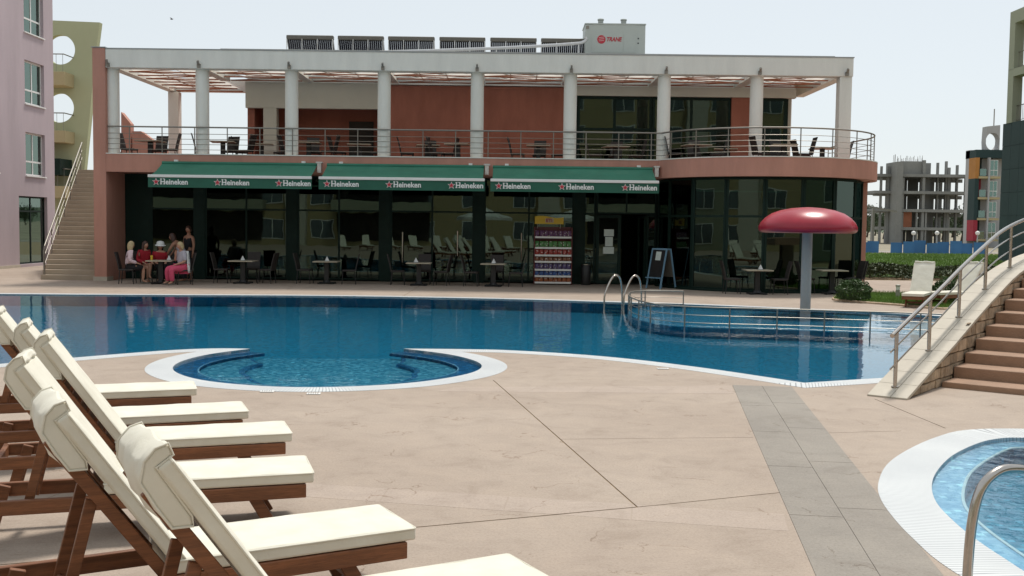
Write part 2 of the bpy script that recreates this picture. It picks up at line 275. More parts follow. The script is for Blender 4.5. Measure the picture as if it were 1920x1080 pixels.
# ------------------------------------------------------------------ mesh helpers
class MB:
    def __init__(s): s.v = []; s.f = []
    def add(s, vs, fs):
        o = len(s.v); s.v += [tuple(p) for p in vs]; s.f += [tuple(i + o for i in f) for f in fs]; return s
    def box(s, x0, x1, y0, y1, z0, z1):
        return s.add([(x0, y0, z0), (x1, y0, z0), (x1, y1, z0), (x0, y1, z0), (x0, y0, z1), (x1, y0, z1), (x1, y1, z1), (x0, y1, z1)],
                     [(0, 3, 2, 1), (4, 5, 6, 7), (0, 1, 5, 4), (1, 2, 6, 5), (2, 3, 7, 6), (3, 0, 4, 7)])
    def bar(s, p, q, w, h, up=(0, 0, 1)):
        p = Vector(p); q = Vector(q); d = (q - p).normalized(); u = Vector(up)
        if abs(d.dot(u)) > 0.99: u = Vector((0, 1, 0))
        sd_ = d.cross(u).normalized(); u = sd_.cross(d).normalized(); a = sd_ * w / 2; b = u * h / 2
        return s.add([p - a - b, p + a - b, p + a + b, p - a + b, q - a - b, q + a - b, q + a + b, q - a + b],
                     [(0, 1, 2, 3), (7, 6, 5, 4), (0, 4, 5, 1), (1, 5, 6, 2), (2, 6, 7, 3), (3, 7, 4, 0)])
    def tube(s, pts, r, n=8, closed=False):
        pts = [Vector(p) for p in pts]; N = len(pts); vs = []; prev = None
        for i, p in enumerate(pts):
            if closed: t = pts[(i + 1) % N] - pts[i - 1]
            else: t = pts[min(i + 1, N - 1)] - pts[max(i - 1, 0)]
            t.normalize()
            if prev is None:
                a = Vector((0, 0, 1)) if abs(t.z) < 0.9 else Vector((1, 0, 0)); a = (a - t * a.dot(t)).normalized()
            else: a = (prev - t * prev.dot(t)).normalized()
            prev = a; b = t.cross(a); rr = r[i] if isinstance(r, (list, tuple)) else r
            vs += [p + a * math.cos(2 * math.pi * k / n) * rr + b * math.sin(2 * math.pi * k / n) * rr for k in range(n)]
        fs = []
        for i in range(N if closed else N - 1):
            for k in range(n):
                i2 = (i + 1) % N; fs.append((i * n + k, i * n + (k + 1) % n, i2 * n + (k + 1) % n, i2 * n + k))
        if not closed: fs += [tuple(range(n))[::-1], tuple((N - 1) * n + k for k in range(n))]
        return s.add(vs, fs)
    def lathe(s, prof, n=24, c=(0, 0, 0)):
        vs = []; fs = []
        for r, z in prof: vs += [(c[0] + r * math.cos(2 * math.pi * k / n), c[1] + r * math.sin(2 * math.pi * k / n), c[2] + z) for k in range(n)]
        for i in range(len(prof) - 1):
            for k in range(n): fs.append((i * n + k, i * n + (k + 1) % n, (i + 1) * n + (k + 1) % n, (i + 1) * n + k))
        fs.append(tuple(range(n))[::-1]); fs.append(tuple((len(prof) - 1) * n + k for k in range(n)))
        return s.add(vs, fs)
    def prism(s, poly, z0, z1):
        n = len(poly); vs = [(x, y, z0) for x, y in poly] + [(x, y, z1) for x, y in poly]
        a = sum(poly[i][0] * poly[(i + 1) % n][1] - poly[(i + 1) % n][0] * poly[i][1] for i in range(n))
        fs = [tuple(range(n))[::-1], tuple(range(n, 2 * n))] + [(i, (i + 1) % n, n + (i + 1) % n, n + i) for i in range(n)]
        if a < 0: fs = [f[::-1] for f in fs]
        return s.add(vs, fs)
    def wall(s, poly, fn0, fn1):        # polygon in 2-D, mapped by two functions to its front and back
        n = len(poly); vs = [fn0(*p) for p in poly] + [fn1(*p) for p in poly]
        fs = [tuple(range(n)), tuple(range(n, 2 * n))[::-1]] + [(i, n + i, n + (i + 1) % n, (i + 1) % n) for i in range(n)]
        return s.add(vs, fs)
    def build(s, name, mat, parent=None, world=True, smooth=False, bevel=0.0, seg=2, recalc=True):
        me = bpy.data.meshes.new(name); me.from_pydata(s.v, [], s.f); me.update()
        if not recalc: return link(name, me, mat, parent, world, smooth, bevel, seg)
        bm = bmesh.new(); bm.from_mesh(me); bmesh.ops.recalc_face_normals(bm, faces=bm.faces); bm.to_mesh(me); bm.free()
        return link(name, me, mat, parent, world, smooth, bevel, seg)
def link(name, me, mat, parent=None, world=True, smooth=False, bevel=0.0, seg=2):
    o = bpy.data.objects.new(name, me); COL.objects.link(o); me.materials.append(MT[mat] if isinstance(mat, str) else mat)
    if smooth:
        me.polygons.foreach_set('use_smooth', [True] * len(me.polygons)); me.set_sharp_from_angle(angle=R(40))
    if bevel:
        md = o.modifiers.new('bevel', 'BEVEL'); md.width = bevel; md.segments = seg; md.limit_method = 'ANGLE'; md.angle_limit = R(35)
        if not smooth:
            me.polygons.foreach_set('use_smooth', [True] * len(me.polygons)); me.set_sharp_from_angle(angle=R(30)); md.harden_normals = False
    if parent is not None:
        o.parent = parent
        if world:
            p = parent; off = Vector((0, 0, 0))
            while p is not None: off += Vector(p.location); p = p.parent
            o.location = -off
    return o
def tag(o, label, cat, group=None, kind=None):
    if label: o['label'] = label
    if cat: o['category'] = cat
    if group: o['group'] = group
    if kind: o['kind'] = kind
    return o
def thing(name, label, cat, loc=(0, 0, 0), rotz=0.0, group=None):
    o = bpy.data.objects.new(name, None); COL.objects.link(o); o.location = loc; o.rotation_euler = (0, 0, rotz); o.empty_display_size = 0.2
    return tag(o, label, cat, group)
def struct(o): o['kind'] = 'structure'; return o
def dup(root, loc=None, rotz=None, label=None, group=None):
    r = root.copy(); COL.objects.link(r)
    if loc is not None: r.location = loc
    if rotz is not None: r.rotation_euler = (0, 0, rotz)
    if label: r['label'] = label
    if group: r['group'] = group
    for ch in list(root.children):
        c = ch.copy(); COL.objects.link(c); c.parent = r
        for g_ in list(ch.children):
            d = g_.copy(); COL.objects.link(d); d.parent = c
    return r
def bx(name, mat, parent, x0, x1, y0, y1, z0, z1, bevel=0.0, world=True):
    return MB().box(x0, x1, y0, y1, z0, z1).build(name, mat, parent, world, bevel=bevel)
def smooth_line(pts, k=6, closed=False):
    P = [Vector((*p, 0)) if len(p) == 2 else Vector(p) for p in pts]; out = []; n = len(P)
    for i in range(n if closed else n - 1):
        p0 = P[(i - 1) % n] if closed or i > 0 else P[i]; p1 = P[i]; p2 = P[(i + 1) % n]; p3 = P[(i + 2) % n] if closed or i + 2 < n else p2
        for j in range(k):
            t = j / k
            out.append(0.5 * ((2 * p1) + (p2 - p0) * t + (2 * p0 - 5 * p1 + 4 * p2 - p3) * t * t + (3 * p1 - p0 - 3 * p2 + p3) * t ** 3))
    if not closed: out.append(P[-1])
    return out
def xy(l): return [(p[0], p[1]) for p in l]
def text(name, s, size, loc, rot, mat, parent, bold=0.0, shear=0.0, width=None, depth=0.004):
    cu = bpy.data.curves.new('txt', 'FONT'); cu.body = s; cu.size = size; cu.offset = bold; cu.shear = shear; cu.extrude = depth; cu.resolution_u = 3
    o = bpy.data.objects.new('txt', cu); COL.objects.link(o)
    me = bpy.data.meshes.new_from_object(o.evaluated_get(bpy.context.evaluated_depsgraph_get()))
    bpy.data.objects.remove(o); bpy.data.curves.remove(cu); me.name = name
    xs = [v.co.x for v in me.vertices]; x0, x1 = min(xs), max(xs); k = (width / (x1 - x0)) if width else 1
    for v in me.vertices: v.co.x = (v.co.x - x0) * k
    me.transform(Matrix.Translation(loc) @ Matrix.Rotation(rot[2], 4, 'Z') @ Matrix.Rotation(rot[1], 4, 'Y') @ Matrix.Rotation(rot[0], 4, 'X'))
    me.materials.clear()
    return link(name, me, mat, parent)
# ------------------------------------------------------------------ ground, deck, pools
def dens(pts, step=0.25):
    out = []
    for i in range(len(pts) - 1):
        a = Vector(pts[i]); b = Vector(pts[i + 1]); n = max(1, int((b - a).length / step))
        out += [tuple(a.lerp(b, k / n)) for k in range(n)]
    return out + [tuple(pts[-1])]
far_edge = xy(smooth_line([(-34, 27.3), (-13.5, 28.3), (-5.9, 29.1), (-2, 29.0), (0.6, 28.65), (2.9, 28.05), (4.7, 27.55), (7.16, 26.45), (9.3, 25.3), (10.8, 24.2)], 6))
right_edge = [(11.3, 22.4), (9.6, 19.2), (5.55, 14.62)]
near_right = [(5.04, 14.32), (3.81, 13.76)]
near_right2 = xy(smooth_line([(3.81, 13.76), (2.66, 15.2), (1.40, 16.32), (0.05, 16.93), (-0.75, 17.02), (-1.72, 17.0)], 6))
bay = xy(smooth_line([(-1.72, 17.0), (-0.98, 16.35), (-0.52, 15.55), (-0.42, 14.8), (-0.66, 14.05), (-1.3, 13.3), (-2.2, 12.9), (-3.05, 12.92), (-3.9, 13.35), (-4.5, 14.15), (-4.70, 15.05), (-4.55, 15.95), (-4.12, 16.72)], 6))
near_left = xy(smooth_line([(-4.12, 16.72), (-4.7, 16.7), (-5.4, 16.3), (-6.45, 15.25), (-7.2, 14.45), (-9.5, 12.4), (-13, 10.2), (-34, 8)], 4))
POOL = far_edge + right_edge + near_right + near_right2[1:] + bay[1:] + near_left[1:]
POOL = dens(POOL + [POOL[0]], 0.6)[:-1]
babyO = xy(smooth_line([(5.21, 10.72), (4.59, 10.62), (4.13, 10.23), (3.62, 9.61), (3.21, 8.98), (2.9, 8.29), (2.75, 7.78), (2.66, 7.22), (2.62, 6.78), (2.60, 6.35), (2.66, 5.9), (2.9, 5.3), (3.5, 4.7), (4.6, 4.3), (6, 4.6), (7, 6), (7.2, 8), (6.9, 9.6), (6.1, 10.6)], 4, True))
babyI = xy(smooth_line([(4.99, 10.25), (4.66, 10.16), (4.35, 9.89), (3.93, 9.38), (3.56, 8.78), (3.31, 8.26), (3.14, 7.74), (3.06, 7.24), (3.03, 6.85), (3.03, 6.45), (3.06, 6.0), (3.25, 5.5), (3.75, 5.05), (4.6, 4.75), (5.8, 5.0), (6.6, 6.2), (6.75, 8), (6.5, 9.3), (5.8, 10.1)], 4, True))
babyJ = xy(smooth_line([(4.84, 9.94), (4.62, 9.83), (4.28, 9.44), (3.92, 8.94), (3.69, 8.53), (3.48, 8.08), (3.35, 7.7), (3.28, 7.3), (3.25, 6.95), (3.24, 6.5), (3.28, 6.1), (3.45, 5.65), (3.9, 5.3), (4.6, 5.05), (5.6, 5.25), (6.3, 6.3), (6.4, 8), (6.2, 9.1), (5.6, 9.75)], 4, True))

def inside(p, poly):
    x, y = p; c = False; j = len(poly) - 1
    for i in range(len(poly)):
        xi, yi = poly[i]; xj, yj = poly[j]
        if (yi > y) != (yj > y) and x < (xj - xi) * (y - yi) / (yj - yi) + xi: c = not c
        j = i
    return c
def arclen(poly):
    s = [0.0]
    for i in range(len(poly)): s.append(s[-1] + (Vector(poly[(i + 1) % len(poly)]) - Vector(poly[i])).length)
    return s
def nearest(p, poly, al):
    best = 1e9; bu = 0; n = len(poly); px, py = p
    for i in range(n):
        ax, ay_ = poly[i]; bx_, by = poly[(i + 1) % n]; dx = bx_ - ax; dy = by - ay_; L2 = dx * dx + dy * dy or 1e-9
        t = max(0, min(1, ((px - ax) * dx + (py - ay_) * dy) / L2)); d = (px - ax - dx * t) ** 2 + (py - ay_ - dy * t) ** 2
        if d < best: best = d; bu = al[i] + t * math.sqrt(L2)
    return math.sqrt(best), bu
CW = 0.36
def offset_raw(poly, d):
    n = len(poly); segs = []; area = sum(poly[i][0] * poly[(i + 1) % n][1] - poly[(i + 1) % n][0] * poly[i][1] for i in range(n)); sg = 1 if area > 0 else -1
    pts = []
    for i in range(n):
        a = Vector(poly[i - 1]); b = Vector(poly[i]); c = Vector(poly[(i + 1) % n])
        n1 = Vector(((b - a).y, -(b - a).x)).normalized() * sg; n2 = Vector(((c - b).y, -(c - b).x)).normalized() * sg
        m = (n1 + n2); m = m.normalized() if m.length > 1e-4 else n1
        k = 1 / max(0.45, m.dot(n1)); pts.append(tuple(b + m * d * k))
    return pts
POOL_OFF = offset_raw(POOL, CW)

def strip(p, q, w):
    p = Vector(p); q = Vector(q); d = (q - p).normalized(); nn = Vector((-d.y, d.x)) * w / 2
    return [tuple(p - nn), tuple(q - nn), tuple(q + nn), tuple(p + nn)]
def G(x, y): return tuple(gp(x, y))
JW = 0.014
J1a, J1b = G(925, 713), G(1195, 951)
j2l = Vector(J1b) + (Vector(G(775, 989)) - Vector(J1b)) * 2.6
joints = [strip(J1a, J1b, JW), strip(tuple(j2l), J1b, JW + 0.004), strip(J1b, G(1478, 922), JW), strip(G(1052, 823.5), G(1412, 820), JW * 0.7),
          strip(G(1640, 748), G(1773, 803), JW), strip(G(1540, 812), G(1690, 808), JW * 0.7),
          strip((-14, 31.6), (14, 30.4), 0.02), strip((-10, 29.2), (-10, 37), 0.02), strip((-3, 29.2), (-3, 37), 0.02), strip((3.6, 28), (3.2, 37), 0.02), strip((10, 26), (13.5, 42), 0.02)]
# grey path, two columns of slabs
pA, pB = Vector((3.19, 13.45)), Vector((1.62, 2.3)); pd_ = (pB - pA).normalized(); pn = Vector((pd_.y, -pd_.x)) * -1
if pn.x < 0: pn = -pn
PW = 0.74
path_poly = [tuple(pA - pn * PW / 2), tuple(pA + pn * PW / 2), tuple(pB + pn * PW / 2), tuple(pB - pn * PW / 2)]
path_slabs = []
for c in (0, 1):
    s = -0.25 * c
    while s < (pB - pA).length:
        a = max(0, s) + 0.004; b = min((pB - pA).length, s + 1.55) - 0.004; l0 = (-PW / 2 if c == 0 else 0) + 0.0018; l1 = (0 if c == 0 else PW / 2) - 0.0018
        if b > a + 0.05: path_slabs.append([tuple(pA + pd_ * a + pn * l0), tuple(pA + pd_ * b + pn * l0), tuple(pA + pd_ * b + pn * l1), tuple(pA + pd_ * a + pn * l1)])
        s += 1.55
# pale plank bands
def lerp2(a, b, t): return tuple(Vector(a).lerp(Vector(b), t))
planks = []
def band(a0, a1, b0, b1, cuts):
    for i in range(len(cuts) - 1):
        t0 = cuts[i] + 0.0012; t1 = cuts[i + 1] - 0.0012
        planks.append([lerp2(a0, a1, t0), lerp2(a0, a1, t1), lerp2(b0, b1, t1), lerp2(b0, b1, t0)])
band(G(850, 726), G(1372, 723), G(820, 734), G(1377, 738), [0, 0.30, 0.50, 0.69, 0.84, 1])
band(G(520, 903), G(1470, 964), G(500, 926), G(1480, 996), [0, 0.235, 0.48, 0.72, 1])
DECK = [(-46, -24), (30, -24), (30, 42.2), (12.6, 42.2), (12.2, 60), (-46, 60)]
WORLD = [(-2500, -2500), (2500, -2500), (2500, 2500), (-2500, 2500)]
V = []; E_ = []
def addloop(poly, closed=True):
    o = len(V); V.extend(Vector((p[0], p[1])) for p in poly); n = len(poly)
    E_.extend((o + i, o + (i + 1) % n) for i in range(n if closed else n - 1))
for pl in [WORLD, DECK, POOL, POOL_OFF, babyO, babyI, path_poly] + joints + path_slabs + planks: addloop(pl)
cv, ce, cf, *_ = delaunay_2d_cdt(V, E_, [], 0, 1e-5, False)
al = arclen(POOL); alb = arclen(babyI)
regions = {}
def in_bb(p, poly): return inside(p, poly)
for f in cf:
    c = (sum(cv[i].x for i in f) / 3, sum(cv[i].y for i in f) / 3)
    if inside(c, POOL): continue
    if inside(c, babyO):
        if not inside(c, babyI): regions.setdefault('baby', []).append(f)
        continue
    regions.setdefault('base', []).append(f)
    if not inside(c, DECK): continue
    if -36 < c[0] < 14 and 6 < c[1] < 31 and nearest(c, POOL, al)[0] < CW: regions.setdefault('coping', []).append(f); continue
    if any(inside(c, s) for s in path_slabs): regions.setdefault('path', []).append(f); continue
    if inside(c, path_poly): continue
    if any(inside(c, s) for s in joints): continue
    if any(inside(c, s) for s in planks): regions.setdefault('plank', []).append(f); continue
    regions.setdefault('deck', []).append(f)
def islands(fs):
    em = {}
    for i, f in enumerate(fs):
        for k in range(3): em.setdefault(tuple(sorted((f[k], f[(k + 1) % 3]))), []).append(i)
    seen = set(); out = []
    for i in range(len(fs)):
        if i in seen: continue
        st = [i]; seen.add(i); comp = []
        while st:
            j = st.pop(); comp.append(fs[j]); f = fs[j]
            for k in range(3):
                for q in em[tuple(sorted((f[k], f[(k + 1) % 3])))]:
                    if q not in seen: seen.add(q); st.append(q)
        out.append(comp)
    return out
def sheet(name, fs, z, mat, parent=None, depth=0.0, uvpoly=None, uval=None):
    idx = {}; vs = []; faces = []
    for f in fs:
        q = []
        for i in f:
            if i not in idx: idx[i] = len(vs); vs.append((cv[i].x, cv[i].y, z))
            q.append(idx[i])
        a, b, c = (Vector(vs[k]) for k in q)
        if (b - a).cross(c - a).z < 0: q.reverse()
        faces.append(tuple(q))
    if depth:
        cnt = {}
        for f in faces:
            for k in range(3): cnt.setdefault(tuple(sorted((f[k], f[(k + 1) % 3]))), []).append((f[k], f[(k + 1) % 3]))
        low = {}
        for e, l in cnt.items():
            if len(l) == 1:
                a, b = l[0]
                for k in (a, b):
                    if k not in low: low[k] = len(vs); vs.append((vs[k][0], vs[k][1], z - depth))
                faces.append((b, a, low[a], low[b]))
    me = bpy.data.meshes.new(name); me.from_pydata(vs, [], faces); me.update()
    if uvpoly:
        uvl = me.uv_layers.new(name='UVMap'); us = [nearest((v[0], v[1]), uvpoly, uval) for v in vs]
        for lp in me.loops: uvl.data[lp.index].uv = (us[lp.vertex_index][1], us[lp.vertex_index][0])
    return link(name, me, mat, parent)
struct(sheet('ground', regions['base'], -0.007, 'asphalt'))
deck = struct(sheet('pool_deck', regions['coping'][:1], -0.03, 'deck'))
for comp in islands(regions['deck']): sheet('slab', comp, 0.0, 'deck', deck, 0.006)
for comp in islands(regions['plank']): sheet('plank', comp, 0.001, 'plank', deck, 0.04)
pathw = struct(MB().prism(path_poly, -0.042, -0.012).build('path', 'asphalt'))
for comp in islands(regions['path']): sheet('slab', comp, 0.002, 'greypath', pathw, 0.03)
# main pool
def lip(poly, z0, z1, mb, closed=True):
    n = len(poly)
    for i in range(n if closed else n - 1):
        a = poly[i]; b = poly[(i + 1) % n]; mb.add([(*a, z0), (*b, z0), (*b, z1), (*a, z1)], [(0, 1, 2, 3)])
    return mb
def flat(poly, z, mb, hole=None):
    vs = [Vector(p) for p in poly]; n = len(vs); ed = [(i, (i + 1) % n) for i in range(n)]
    if hole:
        o = n; vs += [Vector(p) for p in hole]; m = len(hole); ed += [(o + i, o + (i + 1) % m) for i in range(m)]
    a, b, c, *_ = delaunay_2d_cdt(vs, ed, [], 0, 1e-6, False); fs = []
    for f in c:
        g_ = (sum(a[i].x for i in f) / 3, sum(a[i].y for i in f) / 3)
        if inside(g_, poly) and not (hole and inside(g_, hole)): fs.append(tuple(f))
    return mb.add([(p.x, p.y, z) for p in a], fs)
DEEP = -0.30; WL = -0.022
pool = struct(flat(POOL, WL, MB()).build('pool_water', 'water', recalc=False))
basin = struct(lip(POOL, 0.0, DEEP, flat(POOL, DEEP, MB())).build('pool_basin', 'tiledeep'))
cop = struct(sheet('pool_coping', regions['coping'], 0.004, 'grate', None, 0.06, POOL, al))
# waterline step of darker tile just under the coping
B = bay
def inset(poly, d):
    out = []; n = len(poly)
    for i in range(n):
        a = Vector(poly[max(0, i - 1)]); b = Vector(poly[min(n - 1, i + 1)]); t = (b - a).normalized(); nn = Vector((t.y, -t.x))
        c = Vector(poly[i]); ctr = Vector((-2.55, 14.85))
        if nn.dot(ctr - c) < 0: nn = -nn
        out.append(tuple(c + nn * d))
    return out
def ribbon(mb, a, b, z):
    for i in range(len(a) - 1): mb.add([(*a[i], z), (*a[i + 1], z), (*b[i + 1], z), (*b[i], z)], [(0, 1, 2, 3)])
    return mb
b1 = inset(B, 0.32); b1b = inset(B, 0.345)
def insv(poly, dd): return [inset(poly, dd(i / (len(poly) - 1)))[i] for i in range(len(poly))]
def bump_w(t): u_ = min(t, 1 - t); return max(0.0, min(1.0, (u_ - 0.03) / 0.05)) * max(0.0, min(1.0, (0.44 - u_) / 0.16)) ** 0.7
b2 = insv(B, lambda t: 0.33 + 0.62 * bump_w(t)); b2s = insv(B, lambda t: 0.32 + 0.60 * bump_w(t))
bm_ = ribbon(MB(), B, b1, -0.042); lip(b1, -0.042, -0.09, bm_, False); bm_.build('bay_ledge', 'tilering', basin, False)
ribbon(MB(), b1, b1b, -0.040).build('ledge_edge', 'tilelight', basin, False)
nB = len(B); L0, L1 = int(nB * 0.03), int(nB * 0.45); R0, R1 = int(nB * 0.55), int(nB * 0.97)
for a, b in ((L0, L1), (R0, R1)):
    q = ribbon(MB(), b1[a:b], b2[a:b], -0.086); lip(b2[a:b], -0.086, -0.135, q, False); q.build('bench', 'tilering', basin, False)
    ribbon(MB(), b1b[a:b], b2s[a:b], -0.084).build('bench_seat', 'tilebay', basin, False)
    ribbon(MB(), b2s[a:b], insv(B, lambda t: 0.25 + 0.62 * bump_w(t))[a:b], -0.0825).build('bench_shade_line', 'tilering', basin, False)  # dark strip painted in for the shade on the bench's drop wall
fl = flat(inset(B, 0.30), -0.13, MB()); fl.build('bay_floor', 'tilebay', basin, False)
e0, e1 = inset(B, 0.30)[0], inset(B, 0.30)[-1]
MB().add([(*e0, -0.13), (*e1, -0.13), (*e1, DEEP), (*e0, DEEP)], [(0, 1, 2, 3)]).build('bay_step', 'tilering', basin, False)
# children's end, behind the curved rail
rail_line = xy(smooth_line([(4.45, 27.62), (3.6, 27.75), (3.05, 27.1), (2.82, 25.6), (2.86, 23.95), (3.2, 22.7), (3.97, 22.15), (4.9, 22.0), (5.85, 21.85), (6.74, 21.6), (7.65, 21.4), (9.0, 20.9), (10.2, 20.2)], 5))
kid = [p for p in rail_line] + [(11.1, 22.4), (10.6, 24.1)] + [p for p in reversed(far_edge) if 4.0 < p[0] < 10.5]
q = flat(kid, -0.09, MB()); lip(kid, -0.09, DEEP, q); q.build('children_floor', 'tileturq', basin, False)
# paddling pool
cp2 = struct(sheet('paddling_pool_coping', regions['baby'], 0.004, 'grate', None, 0.05, babyI, alb))
pb = struct(flat(babyI, -0.016, MB()).build('paddling_pool_water', 'water2', recalc=False))
q = flat(babyI, -0.04, MB(), babyJ); lip(babyI, 0.0, -0.041, q)
bb = struct(q.build('paddling_pool_basin', 'tilelight'))
q = flat(babyJ, -0.20, MB()); lip(babyJ, -0.041, -0.20, q); q.build('pool_floor', 'tilepad', bb, False)
q = MB(); bj = [(x, y, -0.036) for x, y in babyJ]; q.tube(bj, 0.012, 5, True); q.build('edge_tile', 'white', bb, False, smooth=True)
# deck drains near the bay
for k, (px, py) in enumerate([(501, 735), (588, 739), (1243, 692)]):
    c = gp(px, py); t = thing('deck_drain', ['white drain cover by the bay, nearest the loungers', 'white drain cover centred in front of the bay', 'white drain cover by the straight pool edge'][k], 'drain', (c.x, c.y, 0.0), 0.1, 'drain covers in the deck')
    MB().box(-0.08, 0.08, -0.05, 0.05, 0.001, 0.012).build('cover', 'white', t, False, bevel=0.004)
    q = MB()
    for i in range(5): q.box(-0.06 + i * 0.026, -0.05 + i * 0.026, -0.035, 0.035, 0.011, 0.0135)
    q.build('slot', 'darksteel', t, False)
# lawn, beds
lw = struct(MB().prism([(12.8, 45), (34, 43), (60, 60), (60, 90), (12.5, 90)], -0.04, 0.02).build('lawn', 'lawn'))
struct(MB().prism([(-300, 100), (300, 100), (1200, 2000), (-1200, 2000)], -0.04, 0.002).build('terrain', 'earth'))
MB().box(-200, 200, 94, 101, -0.03, 0.006).build('road', 'greypath')['kind'] = 'structure'
bed_pts = xy(smooth_line([G(1562, 562), G(1600, 567), G(1680, 573), G(1790, 581), G(1830, 565), G(1760, 556), G(1660, 551), G(1590, 552)], 4, True))
bed = struct(MB().prism(bed_pts, -0.03, 0.03).build('planting_bed', 'lawn'))
MB().tube([(x, y, 0.02) for x, y in bed_pts], 0.04, 6, True).build('kerb', 'stone', bed, False)
# ------------------------------------------------------------------ restaurant
FY = 35.0; GY = 36.7; UY = 38.2; ZS0, ZS1, ZF = 3.60, 4.16, 3.95; ZB0, ZB1 = 6.95, 7.55
AC = (8.3, 36.3); RS = 3.8; RG = 3.35
rest = thing('restaurant', 'two-storey terracotta restaurant with glazed ground floor and white colonnade terrace', 'building', (0, 40, 0))
def arc(r, a0, a1, n): return [(AC[0] + r * math.cos(R(a0 + (a1 - a0) * i / n)), AC[1] + r * math.sin(R(a0 + (a1 - a0) * i / n))) for i in range(n + 1)]
a_start = math.degrees(math.atan2(FY - AC[1], -math.sqrt(RS ** 2 - (FY - AC[1]) ** 2))) % 360
edge_arc = arc(RS, a_start, 360 + 10, 40)
slab_poly = [(-13.3, FY)] + edge_arc + [(12.0, 40.8), (12.0, 47), (-13.3, 47)]
MB().prism(slab_poly, ZS0, ZF).build('floor_slab', 'pink', rest)
# raised fascia kerb round the terrace
def kerb(line, w, z0, z1, mb):
    n = len(line)
    inn = []
    for i in range(n):
        a = Vector(line[max(0, i - 1)]); b = Vector(line[min(n - 1, i + 1)]); t = (b - a).normalized(); inn.append(tuple(Vector(line[i]) + Vector((-t.y, t.x)) * w))
    for i in range(n - 1):
        o = [(*line[i], z0), (*line[i + 1], z0), (*inn[i + 1], z0), (*inn[i], z0), (*line[i], z1), (*line[i + 1], z1), (*inn[i + 1], z1), (*inn[i], z1)]
        fs = [(0, 1, 5, 4), (3, 7, 6, 2), (4, 5, 6, 7), (0, 3, 2, 1)]
        if i == 0: fs.append((0, 4, 7, 3))
        if i == n - 2: fs.append((1, 2, 6, 5))
        mb.add(o, fs)
    return mb
fas_line = [(-13.3, FY - 0.012), (-6, FY - 0.012), (0, FY - 0.012), (4.4, FY - 0.012)] + [(AC[0] + (x - AC[0]) * 1.003, AC[1] + (y - AC[1]) * 1.003) for x, y in edge_arc]
kerb(fas_line, 0.22, ZS0 - 0.02, ZS1, MB()).build('fascia', 'pink', rest)
kerb([(x, y - 0.02) for x, y in fas_line], 0.26, ZS1 + 0.001, ZS1 + 0.03, MB()).build('fascia_cap', 'concwhite', rest)
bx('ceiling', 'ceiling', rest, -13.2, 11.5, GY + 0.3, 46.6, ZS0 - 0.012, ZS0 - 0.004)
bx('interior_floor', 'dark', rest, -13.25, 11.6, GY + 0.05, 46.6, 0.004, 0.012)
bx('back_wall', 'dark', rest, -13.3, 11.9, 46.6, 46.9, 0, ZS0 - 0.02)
bx('end_wall', 'pink', rest, 11.62, 11.95, 36.6, 46.6, 0, ZS0 - 0.022)
# left pier: fin the full height, lower wall behind it along the stair
bx('pier', 'pink', rest, -13.72, -13.302, FY - 0.02, FY + 0.55, 0, ZB1 + 0.03, bevel=0.02)
bx('pier_wall', 'pink', rest, -13.70, -13.31, FY + 0.56, 46.6, 0, 4.3)
bx('pier_base', 'slabtile', rest, -13.75, -13.29, FY - 0.05, FY + 0.5, 0.0, 0.14)
bx('pier_cap', 'pole', rest, -13.75, -13.28, FY - 0.04, FY + 0.57, ZB1 + 0.031, ZB1 + 0.06)
# colonnade
col_px = [213, 380, 546, 718, 891, 1064, 1238, 1410]
colX = [(p - 960) * 0.0175 * (35.35 / 35) for p in col_px]
prof = [(0.215, ZF), (0.215, ZB0)]
for X in colX:
    MB().lathe(prof, 20, (X, FY + 0.36, 0)).build('column', 'concwhite', rest, smooth=True)
bx('column', 'concwhite', rest, 10.58, 10.98, FY + 0.03, FY + 0.43, ZF, ZB0, bevel=0.015)
bx('column', 'concwhite', rest, -13.3, -12.9, 41.3, 41.7, ZF, ZB0, bevel=0.015)
bx('column', 'concwhite', rest, 10.0, 10.42, 40.4, 40.8, ZF, ZB0, bevel=0.015)
bx('front_beam', 'concwhite', rest, -13.298, 11.0, FY, FY + 0.45, ZB0, ZB1, bevel=0.015)
bx('beam_cap', 'pole', rest, -13.29, 11.02, FY - 0.02, FY + 0.47, ZB1 + 0.001, ZB1 + 0.03)
for i, X in enumerate(colX):
    y1 = 41.7 if i == 0 else UY
    bx('cross_beam', 'concwhite', rest, X - 0.16, X + 0.16, FY + 0.452, y1, ZB0 + 0.02, ZB1 - 0.08)
bx('cross_beam', 'concwhite', rest, 10.62, 10.96, FY + 0.452, 40.8, ZB0 + 0.02, ZB1 - 0.08)
bx('rear_beam', 'concwhite', rest, -13.2, -9.8, 41.45, 41.75, ZB0 + 0.03, ZB1 - 0.09)
bx('rear_beam', 'concwhite', rest, 9.9, 10.61, 40.5, 40.8, ZB0 + 0.03, ZB1 - 0.09)
for X in colX + [10.78]:
    q = MB().box(X - 0.05, X + 0.05, FY - 0.10, FY - 0.002, ZB0 + 0.02, ZB0 + 0.14); q.bar((X, FY - 0.1, ZB0 + 0.12), (X, FY - 0.16, ZB0 + 0.22), 0.06, 0.08)
    q.build('floodlight', 'darksteel', rest)
